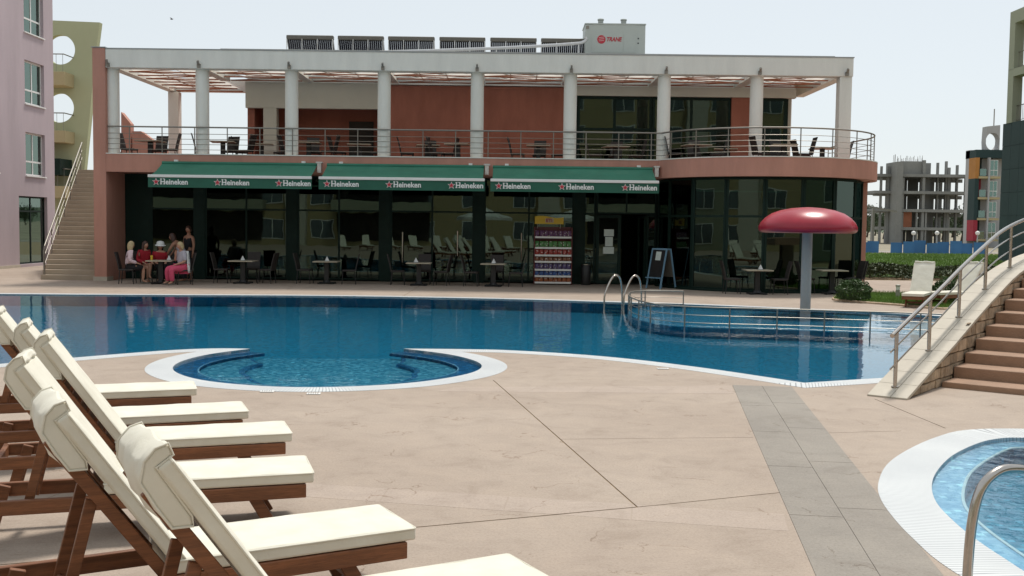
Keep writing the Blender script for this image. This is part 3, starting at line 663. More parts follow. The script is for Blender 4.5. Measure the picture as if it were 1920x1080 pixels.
# pergola infill between the beams: timber lattice under pale fabric
def pergola(x0, x1, y0, y1):
    zt = ZB0 + 0.25
    nrow = max(3, int(round((y1 - y0) / 0.9)))
    for i in range(nrow + 1):
        y = y0 + (y1 - y0) * i / nrow
        MB().bar((x0, y, zt - 0.20), (x1, y, zt - 0.20), 0.07, 0.035).build('pergola_rail', 'pwood', rest)
    nx = 3
    for i in range(1, nx):
        x = x0 + (x1 - x0) * i / nx
        MB().bar((x, y0, zt - 0.14), (x, y1, zt - 0.14), 0.03, 0.03).build('pergola_rafter', 'pole', rest)
    for i in range(nrow):
        ya = y0 + (y1 - y0) * i / nrow; yb = y0 + (y1 - y0) * (i + 1) / nrow
        q = MB(); n = 12
        for k in range(n):      # sagging strip of cloth
            xa = x0 + (x1 - x0) * k / n; xb = x0 + (x1 - x0) * (k + 1) / n
            sa = 0.07 * math.sin(math.pi * (k / n) * 1) + 0.03 * math.sin(k * 1.7 + i); sb = 0.07 * math.sin(math.pi * ((k + 1) / n)) + 0.03 * math.sin((k + 1) * 1.7 + i)
            q.add([(xa, ya + 0.05, zt - 0.08 - sa), (xb, ya + 0.05, zt - 0.08 - sb), (xb, yb - 0.05, zt - 0.08 - sb), (xa, yb - 0.05, zt - 0.08 - sa)], [(0, 1, 2, 3)])
        q.build('shade_cloth', 'sail', rest, smooth=True)
    for i in range(nrow):
        ya = y0 + (y1 - y0) * i / nrow; yb = y0 + (y1 - y0) * (i + 1) / nrow; s = 1 if i % 2 else -1
        xm0, xm1 = (x0, x1) if s > 0 else (x1, x0)
        MB().bar((xm0, ya, zt - 0.195), (xm1, yb, zt - 0.195), 0.06, 0.022).build('pergola_brace', 'pwood', rest)
xs = colX + [10.78]
for i in range(8):
    pergola(xs[i] + 0.2, xs[i + 1] - 0.2, FY + 0.5, (41.4 if i == 0 else UY - 0.05))
# upper block: walls, header, roof
x_l = -9.55
bx('header', 'cream', rest, x_l, -4.72, UY, UY + 0.3, 6.05, 6.96)
bx('header', 'cream', rest, 2.19, 10.0, UY - 0.02, UY + 0.28, 6.62, 6.96)
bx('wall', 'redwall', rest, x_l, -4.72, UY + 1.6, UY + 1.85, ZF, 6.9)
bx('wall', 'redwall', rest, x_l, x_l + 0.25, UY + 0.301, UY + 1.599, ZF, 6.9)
bx('pillar', 'cream', rest, -8.92, -8.45, UY + 0.02, UY + 0.4, ZF, 6.048)
bx('service_hatch', 'dark', rest, -6.1, -5.2, UY + 1.55, UY + 1.598, 4.3, 5.75)
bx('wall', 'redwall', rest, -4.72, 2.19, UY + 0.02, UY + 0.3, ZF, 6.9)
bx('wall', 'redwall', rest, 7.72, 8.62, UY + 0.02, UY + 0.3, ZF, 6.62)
bx('roof', 'concwhite', rest, -10.3, 11.2, UY - 0.3, 46.5, 7.58, 8.02, bevel=0.02)
bx('roof_edge', 'pole', rest, -10.34, 11.24, UY - 0.34, 46.5, 8.021, 8.06)
bx('soffit', 'concwhite', rest, x_l, 10.0, UY + 0.31, 46, 6.965, 7.57)
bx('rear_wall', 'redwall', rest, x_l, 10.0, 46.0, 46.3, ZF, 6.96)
bx('side_wall', 'cream', rest, 9.7, 10.0, 38.9, 46.0, ZF, 6.96)
bx('left_wall', 'redwall', rest, x_l, x_l + 0.25, UY + 1.86, 46.0, ZF, 6.96)
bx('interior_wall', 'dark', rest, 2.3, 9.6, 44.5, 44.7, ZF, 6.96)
# glazing helper: flat window between X0..X1 with vertical and horizontal divisions
def glazing(name, parent, p0, p1, z0, z1, nv, hz, fw_=0.06, dep=0.08, glass='glass', skip=()):
    p0 = Vector((*p0, 0)); p1 = Vector((*p1, 0)); d = (p1 - p0); L = d.length; d.normalize(); nrm = Vector((d.y, -d.x, 0))
    def P(s, z, o): return p0 + d * s + nrm * o + Vector((0, 0, z))
    q = MB()
    xsn = [L * i / nv for i in range(nv + 1)] if isinstance(nv, int) else [L * t for t in nv]
    zs = [z0] + list(hz) + [z1]
    for s in xsn: q.bar(P(min(max(s, fw_ / 2), L - fw_ / 2), z0, 0), P(min(max(s, fw_ / 2), L - fw_ / 2), z1, 0), fw_, dep, nrm)
    for z in zs:
        zz = min(max(z, z0 + fw_ / 2), z1 - fw_ / 2)
        for i in range(len(xsn) - 1): q.bar(P(xsn[i] + fw_ * (1 if i == 0 else 0.5), zz, 0), P(xsn[i + 1] - fw_ * (1 if i == len(xsn) - 2 else 0.5), zz, 0), dep - 0.006, fw_ - 0.004)
    fr = q.build(name, 'frame', parent)
    for i in range(len(xsn) - 1):
        for j in range(len(zs) - 1):
            if (i, j) in skip: continue
            a = P(xsn[i] + 0.01, 0, 0.012); b = P(xsn[i + 1] - 0.01, 0, 0.012); a2 = a - nrm * 0.012; b2 = b - nrm * 0.012
            za, zb = zs[j] + 0.01, zs[j + 1] - 0.01
            MB().add([(a.x, a.y, za), (b.x, b.y, za), (b.x, b.y, zb), (a.x, a.y, zb), (a2.x, a2.y, za), (b2.x, b2.y, za), (b2.x, b2.y, zb), (a2.x, a2.y, zb)],
                     [(0, 1, 2, 3), (7, 6, 5, 4), (0, 4, 5, 1), (1, 5, 6, 2), (2, 6, 7, 3), (3, 7, 4, 0)]).build('pane', glass, fr)
    return fr
piers = [-10.73, -7.56, -4.37, -1.16, 2.26]
for X in piers: bx('glass_pier', 'frame', rest, X - 0.17, X + 0.17, GY - 0.06, GY + 0.3, 0.0, ZS0 - 0.022)
bx('dark_panel', 'frame', rest, -13.30, -12.42, GY - 0.03, GY + 0.2, 0, ZS0 - 0.022)
bays = [(-12.42, -10.90), (-10.56, -7.73), (-7.39, -4.54), (-4.20, -1.33), (-0.99, 2.09)]
TZ = 2.42
for i, (a, b) in enumerate(bays): glazing('window', rest, (a, GY), (b, GY), 0.05, ZS0 - 0.03, 1 if i == 0 else 2, [TZ])
# entrance bay
glazing('window', rest, (2.43, GY), (2.84, GY), 0.05, ZS0 - 0.03, 1, [TZ])
glazing('door', rest, (2.86, GY), (3.72, GY), 0.03, TZ - 0.03, 1, [], 0.11)
glazing('window', rest, (2.86, GY), (4.93, GY), TZ, ZS0 - 0.03, 2, [])
dr = glazing('window', rest, (4.60, GY), (4.93, GY), 0.05, TZ - 0.02, 1, [])
od = glazing('door', rest, (4.56, GY + 0.05), (4.42, GY + 0.88), 0.03, TZ - 0.05, 1, [], 0.09)
bx('blind', 'yellow', rest, 4.64, 4.90, GY + 0.2, GY + 0.24, 0.9, 2.3)
# curved glazing
ga = arc(RG, 180, 362, 9)
for i in range(9): glazing('window', rest, ga[i], ga[i + 1], 0.05, ZS0 - 0.03, 1, [2.36], 0.07)
MB().prism(arc(RG + 0.1, 180, 362, 24) + arc(RG - 0.12, 362, 180, 24), 0.0, 0.06).build('sill', 'frame', rest)
bx('jamb', 'pink', rest, AC[0] + RG + 0.02, 11.98, 36.2, 36.6, 0, ZS0 - 0.024)
# upper glazing
glazing('window', rest, (2.25, UY + 0.1), (4.9, UY + 0.1), ZF, 6.6, 2, [5.45], 0.09)
glazing('window', rest, (4.92, UY + 0.1), (7.70, UY + 0.1), ZF, 6.6, 2, [5.45], 0.09)
glazing('window', rest, (8.64, UY + 0.1), (9.68, UY + 0.1), ZF, 6.6, 1, [5.25], 0.08)
glazing('window', rest, (9.72, UY + 0.12), (9.72, 38.88), ZF, 6.6, 1, [5.25], 0.08)
# long steel pull handles on the glass doors
for px, y0, y1 in ((755, 435, 492), (858, 433, 480), (978, 437, 489)):
    a = ay(px, y0, GY - 0.1); b = ay(px, y1, GY - 0.1)
    q = MB().tube([(a.x, GY - 0.12, a.z), (a.x, GY - 0.12, b.z)], 0.022, 8)
    for z in (a.z - 0.1, b.z + 0.1): q.tube([(a.x, GY - 0.12, z), (a.x, GY - 0.04, z)], 0.012, 6)
    q.build('door_handle', 'steel', rest, smooth=True)
# papers stuck on the entrance door
for k, (x0, x1, y0, y1) in enumerate(((1133, 1151, 430, 443), (1135, 1149, 444, 462), (1131, 1151, 463, 476))):
    a = ay(x0, y0, GY - 0.1); b = ay(x1, y1, GY - 0.1)
    tag(bx('notice', 'paper', None, a.x, b.x, GY - 0.068, GY - 0.062, b.z, a.z), ['uppermost pale paper notice on the entrance door', 'middle pale paper notice on the entrance door', 'lowest pale paper notice on the entrance door'][k], 'notice', 'notices on the door')
# inside: bar counter, dark furniture shapes
bx('bar_counter', 'yellow', rest, 3.2, 4.4, 43.0, 43.6, 0.012, 1.1)
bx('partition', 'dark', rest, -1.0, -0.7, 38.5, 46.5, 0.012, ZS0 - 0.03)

# ------------------------------------------------------------------ terrace railing
rl = [(-13.28, FY + 0.10), (4.85, FY + 0.10)] + [(AC[0] + (x - AC[0]) * 0.972, AC[1] + (y - AC[1]) * 0.972) for x, y in edge_arc[2:]] + [(11.9, 38.5), (11.9, 40.6)]
rl = dens(rl, 0.35)
br = thing('terrace_railing', 'steel railing with four thin rails along the terrace edge', 'railing', (0, FY, ZS1))
MB().tube([(x, y, 5.06) for x, y in rl], 0.025, 8).build('top_rail', 'darksteel', br, smooth=True)
for z in (4.33, 4.50, 4.67, 4.84): MB().tube([(x, y, z) for x, y in rl], 0.009, 6).build('rail', 'darksteel', br, smooth=True)
sacc = 0; last = Vector(rl[0]); want = 0.5
for p in rl:
    sacc += (Vector(p) - last).length; last = Vector(p)
    if sacc >= want:
        want += 1.07; MB().tube([(p[0], p[1], ZS1 + 0.03), (p[0], p[1], 5.05)], 0.018, 8).build('post', 'darksteel', br, smooth=True)

# ------------------------------------------------------------------ awnings
def star(cx, cz, r, y):
    pts = []
    for k in range(10):
        a = math.pi / 2 + k * math.pi / 5; rr = r if k % 2 == 0 else r * 0.42; pts.append((cx + rr * math.cos(a), cz + rr * math.sin(a)))
    return MB().wall(pts, lambda u, v: (u, y, v), lambda u, v: (u, y + 0.004, v))
AYF = 33.7
for k, (x0, x1, lab) in enumerate(((-11.49, -6.34, 'green beer awning nearest the outside stair'), (-6.12, -0.90, 'green beer awning in the middle of the three'), (-0.72, 4.58, 'green beer awning above the snack rack and entrance'))):
    t = thing('awning', lab, 'awning', ((x0 + x1) / 2, FY, 3.9), group='green awnings over the glass front')
    zt, zf = 3.86, 3.42; n = 10; m = 6; q = MB(); vs = []
    for j in range(m + 1):
        for i in range(n + 1):
            s = j / m; x = x0 + 0.06 + (x1 - x0 - 0.12) * i / n
            z = zt + (zf - zt) * s - 0.04 * math.sin(math.pi * s) + 0.012 * math.sin(i * 1.9 + k) * math.sin(math.pi * s)
            vs.append((x, FY - 0.12 + (AYF - FY + 0.12) * s, z))
    fs = [(j * (n + 1) + i, j * (n + 1) + i + 1, (j + 1) * (n + 1) + i + 1, (j + 1) * (n + 1) + i) for j in range(m) for i in range(n)]
    q.add(vs, fs).build('canopy', 'greencloth', t, smooth=True)
    bx('front_bar', 'white', t, x0, x1, AYF - 0.06, AYF + 0.02, zf - 0.06, zf + 0.03, bevel=0.015)
    q = MB(); nn = 40
    for i in range(nn):
        xa = x0 + (x1 - x0) * i / nn; xb = x0 + (x1 - x0) * (i + 1) / nn; ya = AYF - 0.02 + 0.006 * math.sin(i * 0.9); yb = AYF - 0.02 + 0.006 * math.sin((i + 1) * 0.9)
        q.add([(xa, ya, zf - 0.37), (xb, yb, zf - 0.37), (xb, yb, zf - 0.061), (xa, ya, zf - 0.061), (xa, ya + 0.008, zf - 0.37), (xb, yb + 0.008, zf - 0.37), (xb, yb + 0.008, zf - 0.061), (xa, ya + 0.008, zf - 0.061)], [(0, 1, 2, 3), (7, 6, 5, 4), (0, 4, 5, 1)])
    val = q.build('valance', 'greenval', t, smooth=True)
    MB().tube([(x0 + 0.05, FY - 0.1, zt + 0.02), (x1 - 0.05, FY - 0.1, zt + 0.02)], 0.055, 8).build('roller', 'greencloth', t, smooth=True)
    for X in (x0 + 0.5, x1 - 0.5):
        MB().bar((X, FY - 0.1, zt - 0.08), (X + (0.35 if X < (x0 + x1) / 2 else -0.35), (FY + AYF) / 2, (zt + zf) / 2 - 0.12), 0.05, 0.05).bar((X + (0.35 if X < (x0 + x1) / 2 else -0.35), (FY + AYF) / 2, (zt + zf) / 2 - 0.12), (X, AYF, zf - 0.06), 0.05, 0.05).build('arm', 'white', t)
        bx('bracket', 'white', t, X - 0.06, X + 0.06, FY - 0.12, FY - 0.01, zt + 0.07, zt + 0.13)
    W = x1 - x0
    for c in (0.025, 0.40, 0.775):
        xx = x0 + c * W
        MBs = star(xx + 0.13, zf - 0.20, 0.125, AYF - 0.040); MBs.build('star', 'letter', t)
        star(xx + 0.13, zf - 0.20, 0.095, AYF - 0.046).build('star', 'red', t)
        text('lettering', 'Heineken', 0.235, (xx + 0.27, AYF - 0.042, zf - 0.275), (R(90), 0, 0), 'letter', t, bold=0.006, width=0.86)
        q = MB()
        # slab serifs on the capital
        for sx in (0.27, 0.355):
            for sz in (-0.275, -0.115): q.box(xx + sx - 0.012, xx + sx + 0.05, AYF - 0.0465, AYF - 0.0425, zf + sz, zf + sz + 0.018)
        q.build('serif', 'letter', t)
for k, px in enumerate((599, 913, 1231)):
    X = ay(px, 315, FY - 0.2).x; q = MB().box(X - 0.06, X + 0.06, FY - 0.28, FY - 0.014, 3.62, 3.92); q.box(X - 0.10, X + 0.10, FY - 0.30, FY - 0.05, 3.921, 3.97)
    tag(q.build('spotlight', 'insul', None), ['pale metal spotlight between the left and middle awnings', 'pale metal spotlight between the middle and right awnings', 'pale metal spotlight at the right end of the awnings'][k], 'light', 'spotlights on the fascia')

# ------------------------------------------------------------------ roof equipment
for k, (a, b) in enumerate(((537, 624), (632, 717), (725, 811), (820, 905), (914, 1000), (1008, 1093))):
    X0 = (a - 960) * 0.02025 ; X1 = (b - 960) * 0.02025
    t = thing('solar_collector', 'black tube solar collector, ' + ['leftmost of six on the roof', 'second from the left on the roof', 'third from the left on the roof', 'fourth from the left on the roof', 'fifth from the left on the roof', 'beside the air conditioning unit'][k], 'solar panel', ((X0 + X1) / 2, 41, 8.06), group='solar collectors on the roof')
    yt, zt, yb, zb = 40.5, 8.84, 41.10, 8.10
    bx('manifold', 'manifold', t, X0, X1, yt - 0.12, yt + 0.12, zt, zt + 0.16, bevel=0.03)
    q = MB(); n = 22
    for i in range(n):
        x = X0 + 0.06 + (X1 - X0 - 0.12) * i / (n - 1); q.tube([(x, yt, zt), (x, yb, zb)], 0.0392, 6)
    tb = q.build('tubes', 'tube', t, smooth=True); tb['kind'] = 'stuff'
    MB().bar((X0, yb, zb), (X1, yb, zb), 0.08, 0.06).build('foot_rail', 'insul', t)
    for i in range(4):
        x = X0 + 0.02 + (X1 - X0 - 0.04) * i / 3
        MB().bar((x, yt - 0.13, 8.06), (x, yt - 0.13, zt + 0.02), 0.022, 0.03).build('leg', 'white', t)
    for x in (X0 + 0.02, X1 - 0.02): MB().bar((x, yt, zt), (x, yb, 8.09), 0.04, 0.04).build('side_rail', 'insul', t)
pts = smooth_line([ay(640, 99, 39.6), ay(800, 95, 39.6), ay(960, 89, 39.6), ay(1075, 82, 39.5), ay(1093, 79, 39.5), ay(1099, 74, 39.5), ay(1097, 70, 39.5)], 5)
p_ = thing('roof_pipe', 'silver wrapped pipe rising along the solar collectors', 'pipe', (-2, 39.6, 8.06))
MB().tube(pts, 0.055, 8).build('pipe', 'insul', p_, smooth=True)
for i in (2, 9, 16): MB().bar((pts[i].x, pts[i].y, 8.04), tuple(pts[i]), 0.04, 0.04).build('support', 'insul', p_)
u = thing('air_conditioning_unit', 'grey-green rooftop air conditioning unit with red round logo and two fans', 'air conditioner', (3.7, 40.5, 8.06))
x0, x1 = 2.58, 4.80; yf = 39.8
bx('cabinet', 'greyunit', u, x0, x1, yf, yf + 1.4, 8.16, 9.42, bevel=0.02)
bx('base_rail', 'pole', u, x0 + 0.03, x1 - 0.03, yf + 0.03, yf + 1.37, 8.06, 8.158)
bx('top_flange', 'greyunit', u, x0 - 0.02, x1 + 0.02, yf - 0.02, yf + 1.42, 9.421, 9.46)
for X in (x0 + 0.62, x0 + 1.48):
    MB().lathe([(0.46, 9.46), (0.46, 9.50), (0.30, 9.54), (0.09, 9.55)], 20, (X, yf + 0.7, 0)).build('fan_guard', 'blackmetal', u, smooth=True)
    MB().lathe([(0.10, 9.545), (0.10, 9.68), (0.12, 9.69), (0.12, 9.74), (0.07, 9.76)], 12, (X, yf + 0.7, 0)).build('fan_motor', 'greyunit', u, smooth=True)
bx('panel', 'greyunit', u, x0 + 0.24, x0 + 1.40, yf - 0.012, yf - 0.002, 8.40, 9.13)
bx('panel', 'greyunit', u, x0 + 1.43, x0 + 1.86, yf - 0.012, yf - 0.002, 8.40, 9.13)
bx('vent', 'darksteel', u, x0 + 0.03, x0 + 0.14, yf - 0.014, yf - 0.002, 9.25, 9.36)
for z in (8.75, 8.92): MB().tube([(x0 + 1.96, yf - 0.012, z), (x0 + 1.96, yf + 0.01, z)], 0.028, 8).build('gauge', 'blackmetal', u)
cxl, czl = x0 + 0.60, 8.87
MB().tube([(cxl, yf - 0.022, czl), (cxl, yf - 0.013, czl)], 0.155, 24).build('logo_disc', 'red', u)
q = MB()
for a in (-0.6, 0.0, 0.6): q.bar((cxl - 0.10, yf - 0.025, czl + a * 0.1), (cxl + 0.10, yf - 0.025, czl + a * 0.1 + 0.03), 0.004, 0.010)
q.build('logo_line', 'letter', u)
text('lettering', 'TRANE', 0.21, (x0 + 0.80, yf - 0.020, 8.81), (R(90), 0, 0), 'red', u, bold=0.006, shear=0.25, width=0.56)
# ------------------------------------------------------------------ sun loungers
def cushion(mb_pts, name, parent, L, W, T, nx=12, ny=6, puff=0.012):
    pass
BACK = R(55); HZ = 0.30
def make_lounger(label, group):
    t = thing('sun_lounger', label, 'sun lounger', group=group)
    hw = 0.25
    for s in (-1, 1):
        MB().box(-0.78, 1.27, s * hw - 0.02, s * hw + 0.02, 0.20, 0.29).build('side_rail', 'wood', t, False, bevel=0.006)
        MB().bar((0.90, s * (hw - 0.045), 0.28), (1.06, s * (hw - 0.045), 0.0), 0.04, 0.075, (1, 0, 0)).build('leg', 'wood', t, False, bevel=0.005)
        MB().bar((-0.60, s * (hw - 0.045), 0.28), (-0.68, s * (hw - 0.045), 0.0), 0.04, 0.075, (1, 0, 0)).build('leg', 'wood', t, False, bevel=0.005)
        # back frame side
        c, sn = math.cos(BACK), math.sin(BACK)
        MB().bar((0.02, s * (hw - 0.05), 0.285), (-0.86 * c, s * (hw - 0.05), 0.285 + 0.86 * sn), 0.035, 0.06, (sn, 0, c)).build('back_rail', 'wood', t, False, bevel=0.005)
        # prop from frame to back
        MB().bar((-0.42, s * (hw - 0.085), 0.22), (-0.50 * c - 0.02, s * (hw - 0.085), 0.27 + 0.50 * sn), 0.03, 0.055, (1, 0, 0)).build('prop', 'wood', t, False, bevel=0.004)
        MB().tube([(0.0, s * (hw + 0.022), 0.245), (0.0, s * (hw + 0.03), 0.245)], 0.012, 8).build('bolt', 'steel', t, False)
    for x in (1.245, -0.76): MB().box(x - 0.02, x + 0.02, -hw + 0.021, hw - 0.021, 0.205, 0.285).build('cross_rail', 'wood', t, False, bevel=0.005)
    MB().tube([(-0.42, -hw + 0.03, 0.235), (-0.42, hw - 0.03, 0.235)], 0.014, 8).build('prop_rod', 'wood', t, False, smooth=True)
    MB().bar((0.99, -hw + 0.07, 0.12), (0.99, hw - 0.07, 0.12), 0.03, 0.05).build('stretcher', 'wood', t, False)
    for i in range(12):
        x = 0.08 + i * 0.1; MB().box(x - 0.032, x + 0.032, -hw + 0.021, hw - 0.021, 0.268, 0.288).build('slat', 'wood', t, False)
    c, sn = math.cos(BACK), math.sin(BACK)
    for i in range(9):
        d = 0.08 + i * 0.098; p = Vector((-d * c, 0, 0.285 + d * sn)) + Vector((sn, 0, c)) * 0.022
        MB().bar((p.x, -hw + 0.035, p.z), (p.x, hw - 0.035, p.z), 0.06, 0.014, (sn, 0, c)).build('slat', 'wood', t, False)
    # padded cushions: gridded boxes, softly puffed
    def pad(name, org, ex, ez, L, W, T, nx, ny, seed, puff=0.014):
        rnd = random.Random(seed); ey = Vector((0, 1, 0)); vs = []; fs = []
        def h(u, v): return puff * (1 - (2 * u - 1) ** 6) * (1 - (2 * v - 1) ** 4) + 0.004 * math.sin(u * 17 + seed) * math.sin(v * 9 + seed * 2)
        for top in (0, 1):
            for i in range(nx + 1):
                for j in range(ny + 1):
                    u, v = i / nx, j / ny; p = org + ex * (u * L) + ey * ((v - 0.5) * W) + ez * ((T + h(u, v)) if top else 0)
                    vs.append(tuple(p))
        idx = lambda t_, i, j: t_ * (nx + 1) * (ny + 1) + i * (ny + 1) + j
        for i in range(nx):
            for j in range(ny):
                fs.append((idx(1, i, j), idx(1, i + 1, j), idx(1, i + 1, j + 1), idx(1, i, j + 1))); fs.append((idx(0, i, j), idx(0, i, j + 1), idx(0, i + 1, j + 1), idx(0, i + 1, j)))
        for i in range(nx):
            for j in (0, ny): fs.append((idx(0, i, j), idx(0, i + 1, j), idx(1, i + 1, j), idx(1, i, j)))
        for j in range(ny):
            for i in (0, nx): fs.append((idx(0, i, j), idx(0, i, j + 1), idx(1, i, j + 1), idx(1, i, j)))
        o = MB().add(vs, fs).build(name, 'cushion', t, False, smooth=True, bevel=0.014, seg=3)
        # piping along the upper edge
        loop = [org + ex * (0.012) + ey * (-W / 2) + ez * (T - 0.006), org + ex * (L - 0.012) + ey * (-W / 2) + ez * (T - 0.006), org + ex * L + ey * (-W / 2 + 0.012) + ez * (T - 0.006), org + ex * L + ey * (W / 2 - 0.012) + ez * (T - 0.006),
                org + ex * (L - 0.012) + ey * (W / 2) + ez * (T - 0.006), org + ex * 0.012 + ey * (W / 2) + ez * (T - 0.006), org + ey * (W / 2 - 0.012) + ez * (T - 0.006), org + ey * (-W / 2 + 0.012) + ez * (T - 0.006)]
        MB().tube(loop, 0.0055, 6, True).build('piping', 'cushion', o, False, smooth=True)
        return o
    X, Z = Vector((1, 0, 0)), Vector((0, 0, 1))
    pad('seat_cushion', Vector((0.03, 0, 0.295)), X, Z, 1.29, 0.54, 0.07, 14, 6, 1)
    bd = Vector((-c, 0, sn)); bn = Vector((sn, 0, c))
    pad('back_cushion', Vector((0.055, 0, 0.315)) + bn * 0.01, bd, bn, 0.925, 0.53, 0.066, 12, 6, 2)
    # head pillow wrapped over the top, hanging down the back
    pl = MB(); n = 8; top = Vector((0.055, 0, 0.315)) + bd * 0.94 + bn * 0.05
    vs = []; fs = []; W = 0.50
    ring = [(0.035, 0.045), (0.05, -0.01), (0.035, -0.075), (-0.02, -0.125), (-0.15, -0.15), (-0.27, -0.135), (-0.315, -0.075), (-0.28, -0.045), (-0.10, -0.045), (-0.012, -0.04), (-0.012, 0.045)]
    for j in range(n + 1):
        v = j / n; sh = 1 - 0.10 * abs(2 * v - 1) ** 5
        for (a, b) in ring: vs.append(tuple(top + bd * (a * sh + 0.006 * math.sin(v * 13 + a * 20)) + bn * (b * sh + 0.008 * math.sin(v * 11 + a * 31)) + Vector((0, (v - 0.5) * W, 0))))
    m = len(ring)
    for j in range(n):
        for k in range(m): fs.append((j * m + k, j * m + (k + 1) % m, (j + 1) * m + (k + 1) % m, (j + 1) * m + k))
    fs.append(tuple(range(m))); fs.append(tuple(n * m + k for k in range(m))[::-1])
    pp = pl.add(vs, fs).build('pillow', 'cushion', t, False, smooth=True, bevel=0.012, seg=2)
    for e in (0, n): MB().tube([vs[e * m + k] for k in range(m)], 0.005, 6, True).build('seam', 'cushion', pp, False, smooth=True)
    return t
GRP = 'sun loungers beside the pool'
spots = [((0.13, 5.0), 29, 'cream cushioned lounger nearest the camera, cut off by the bottom edge'),
         ((-0.63, 5.90), 29, 'cream cushioned lounger second nearest the camera, prop and wooden frame in view'),
         ((-1.36, 7.16), 17, 'cream cushioned lounger third from the camera, its back cut by the left edge'),
         ((-1.78, 8.46), 19, 'cream cushioned lounger fourth from the camera with its tall back fully in view'),
         ((-2.36, 9.40), 21, 'cream cushioned lounger fifth from the camera, its foot just beyond the fourth'),
         ((-3.16, 10.60), 20, 'cream cushioned lounger farthest along the left row, its foot next to the bay')]
proto = make_lounger(spots[0][2], GRP)
for i, (c, a, lab) in enumerate(spots):
    o = proto if i == 0 else dup(proto, label=lab)
    an = R(a); o.location = (c[0] - 1.32 * math.cos(an), c[1] - 1.32 * math.sin(an), 0.002); o.rotation_euler = (0, 0, an)
for (x, y, a, lab) in ((10.95, 28.5, -120, 'cream cushioned lounger standing by the round bush across the pool'), (12.25, 28.9, -150, 'cream cushioned lounger half hidden behind the bridge handrail')):
    dup(proto, (x, y, 0.002), R(a), lab)
for i in range(11):      # the row reflected in the restaurant glass
    dup(proto, (-12.5 + i * 1.75, -5.0 - 0.25 * (i % 3), 0.002), R(62 + 9 * math.sin(i * 2.3)), 'cream cushioned lounger in the row behind the camera mirrored in the restaurant glass', 'loungers mirrored in the glass')

# ------------------------------------------------------------------ bridge stair on the right
A = gp(1695, 750); Bq = gp(1763, 725); d2 = (Bq - A).normalized(); n2 = Vector((d2.y, -d2.x)); CWID = 0.42
prof_t = [(0, 0.02), (0.8, 0.235), (1.9, 0.52), (2.9, 0.80), (3.95, 1.07), (5.3, 1.37), (7.3, 1.60), (9.4, 1.68)]
def topz(t):
    for (a, za), (b, zb) in zip(prof_t, prof_t[1:]):
        if t <= b: return za + (zb - za) * (t - a) / (b - a)
    return prof_t[-1][1]
sm = smooth_line([(a, b) for a, b in prof_t], 8)
def topz(t):
    for p, q_ in zip(sm, sm[1:]):
        if t <= q_.x: return p.y + (q_.y - p.y) * (t - p.x) / max(1e-6, q_.x - p.x)
    return sm[-1].y
def W(t, o, z): v = A + d2 * t + n2 * o; return (v.x, v.y, z)     # t along, o outward (towards the steps)
st = thing('bridge_stair', 'curved stone-faced stair with brown steps rising at the right edge', 'staircase', (A.x, A.y, 0))
ts = [i * 0.3 for i in range(32)]
q = MB()
for a, b in zip(ts, ts[1:]):
    za, zb = topz(a) - 0.045, topz(b) - 0.045
    if zb <= 0.0: continue
    za = max(za, -0.02)
    lo = -0.3 if a > 1.5 else -0.04
    q.add([W(a, -CWID + 0.02, lo), W(b, -CWID + 0.02, lo), W(b, -0.03, lo), W(a, -0.03, lo), W(a, -CWID + 0.02, za), W(b, -CWID + 0.02, zb), W(b, -0.03, zb), W(a, -0.03, za)],
          [(0, 1, 5, 4), (1, 2, 6, 5), (2, 3, 7, 6), (3, 0, 4, 7), (4, 5, 6, 7)])
q.build('core_wall', 'slabtile', st)
t = 0.0
while t < 9.0:                                   # tiles on the slope
    a, b = t + 0.003, t + 0.397; za, zb = topz(a), topz(b); th = 0.042
    for (o0, o1) in ((-CWID - 0.02, -0.165), (-0.16, 0.035)):
        MB().add([W(a, o0, za - th), W(b, o0, zb - th), W(b, o1, zb - th), W(a, o1, za - th), W(a, o0, za), W(b, o0, zb), W(b, o1, zb), W(a, o1, za)],
                 [(0, 3, 2, 1), (4, 5, 6, 7), (0, 1, 5, 4), (1, 2, 6, 5), (2, 3, 7, 6), (3, 0, 4, 7)]).build('coping_tile', 'slabtile', st, bevel=0.004)
    t += 0.4
rs = random.Random(3)
z = 0.0; row = 0
while z < 1.7:                                   # facing stones
    h = rs.choice((0.11, 0.14, 0.17)); t = 0.1 - rs.random() * 0.2
    while t < 9:
        w = rs.uniform(0.16, 0.42); a, b = max(0, t) + 0.006, t + w - 0.006; z0 = z + 0.005
        za = min(z + h - 0.005, topz(a) - 0.05); zb = min(z + h - 0.005, topz(b) - 0.05)
        steps_z = 0.155 * (a - 1.37) / 0.52
        if zb > z0 + 0.015 and b > a and z + h > steps_z - 0.15:
            za = max(za, z0); pr = rs.uniform(0.0, 0.022); j = lambda: rs.uniform(-0.006, 0.006)
            MB().add([W(a, -0.03, z0), W(b, -0.03, z0), W(b, -0.03, zb), W(a, -0.03, za), W(a + 0.008 + j(), pr, z0 + 0.006 + j()), W(b - 0.008 + j(), pr + j(), z0 + 0.006), W(b - 0.008 + j(), pr + j(), max(z0 + 0.004, zb - 0.006)), W(a + 0.008, pr, max(z0 + 0.004, za - 0.006))],
                     [(4, 5, 6, 7), (0, 1, 5, 4), (1, 2, 6, 5), (2, 3, 7, 6), (3, 0, 4, 7)]).build('stone', 'stone', st)
        t += w
    z += h; row += 1
zk = [0.075, 0.22, 0.36, 0.51, 0.66, 0.82, 0.98, 1.12, 1.26, 1.39, 1.50, 1.58]
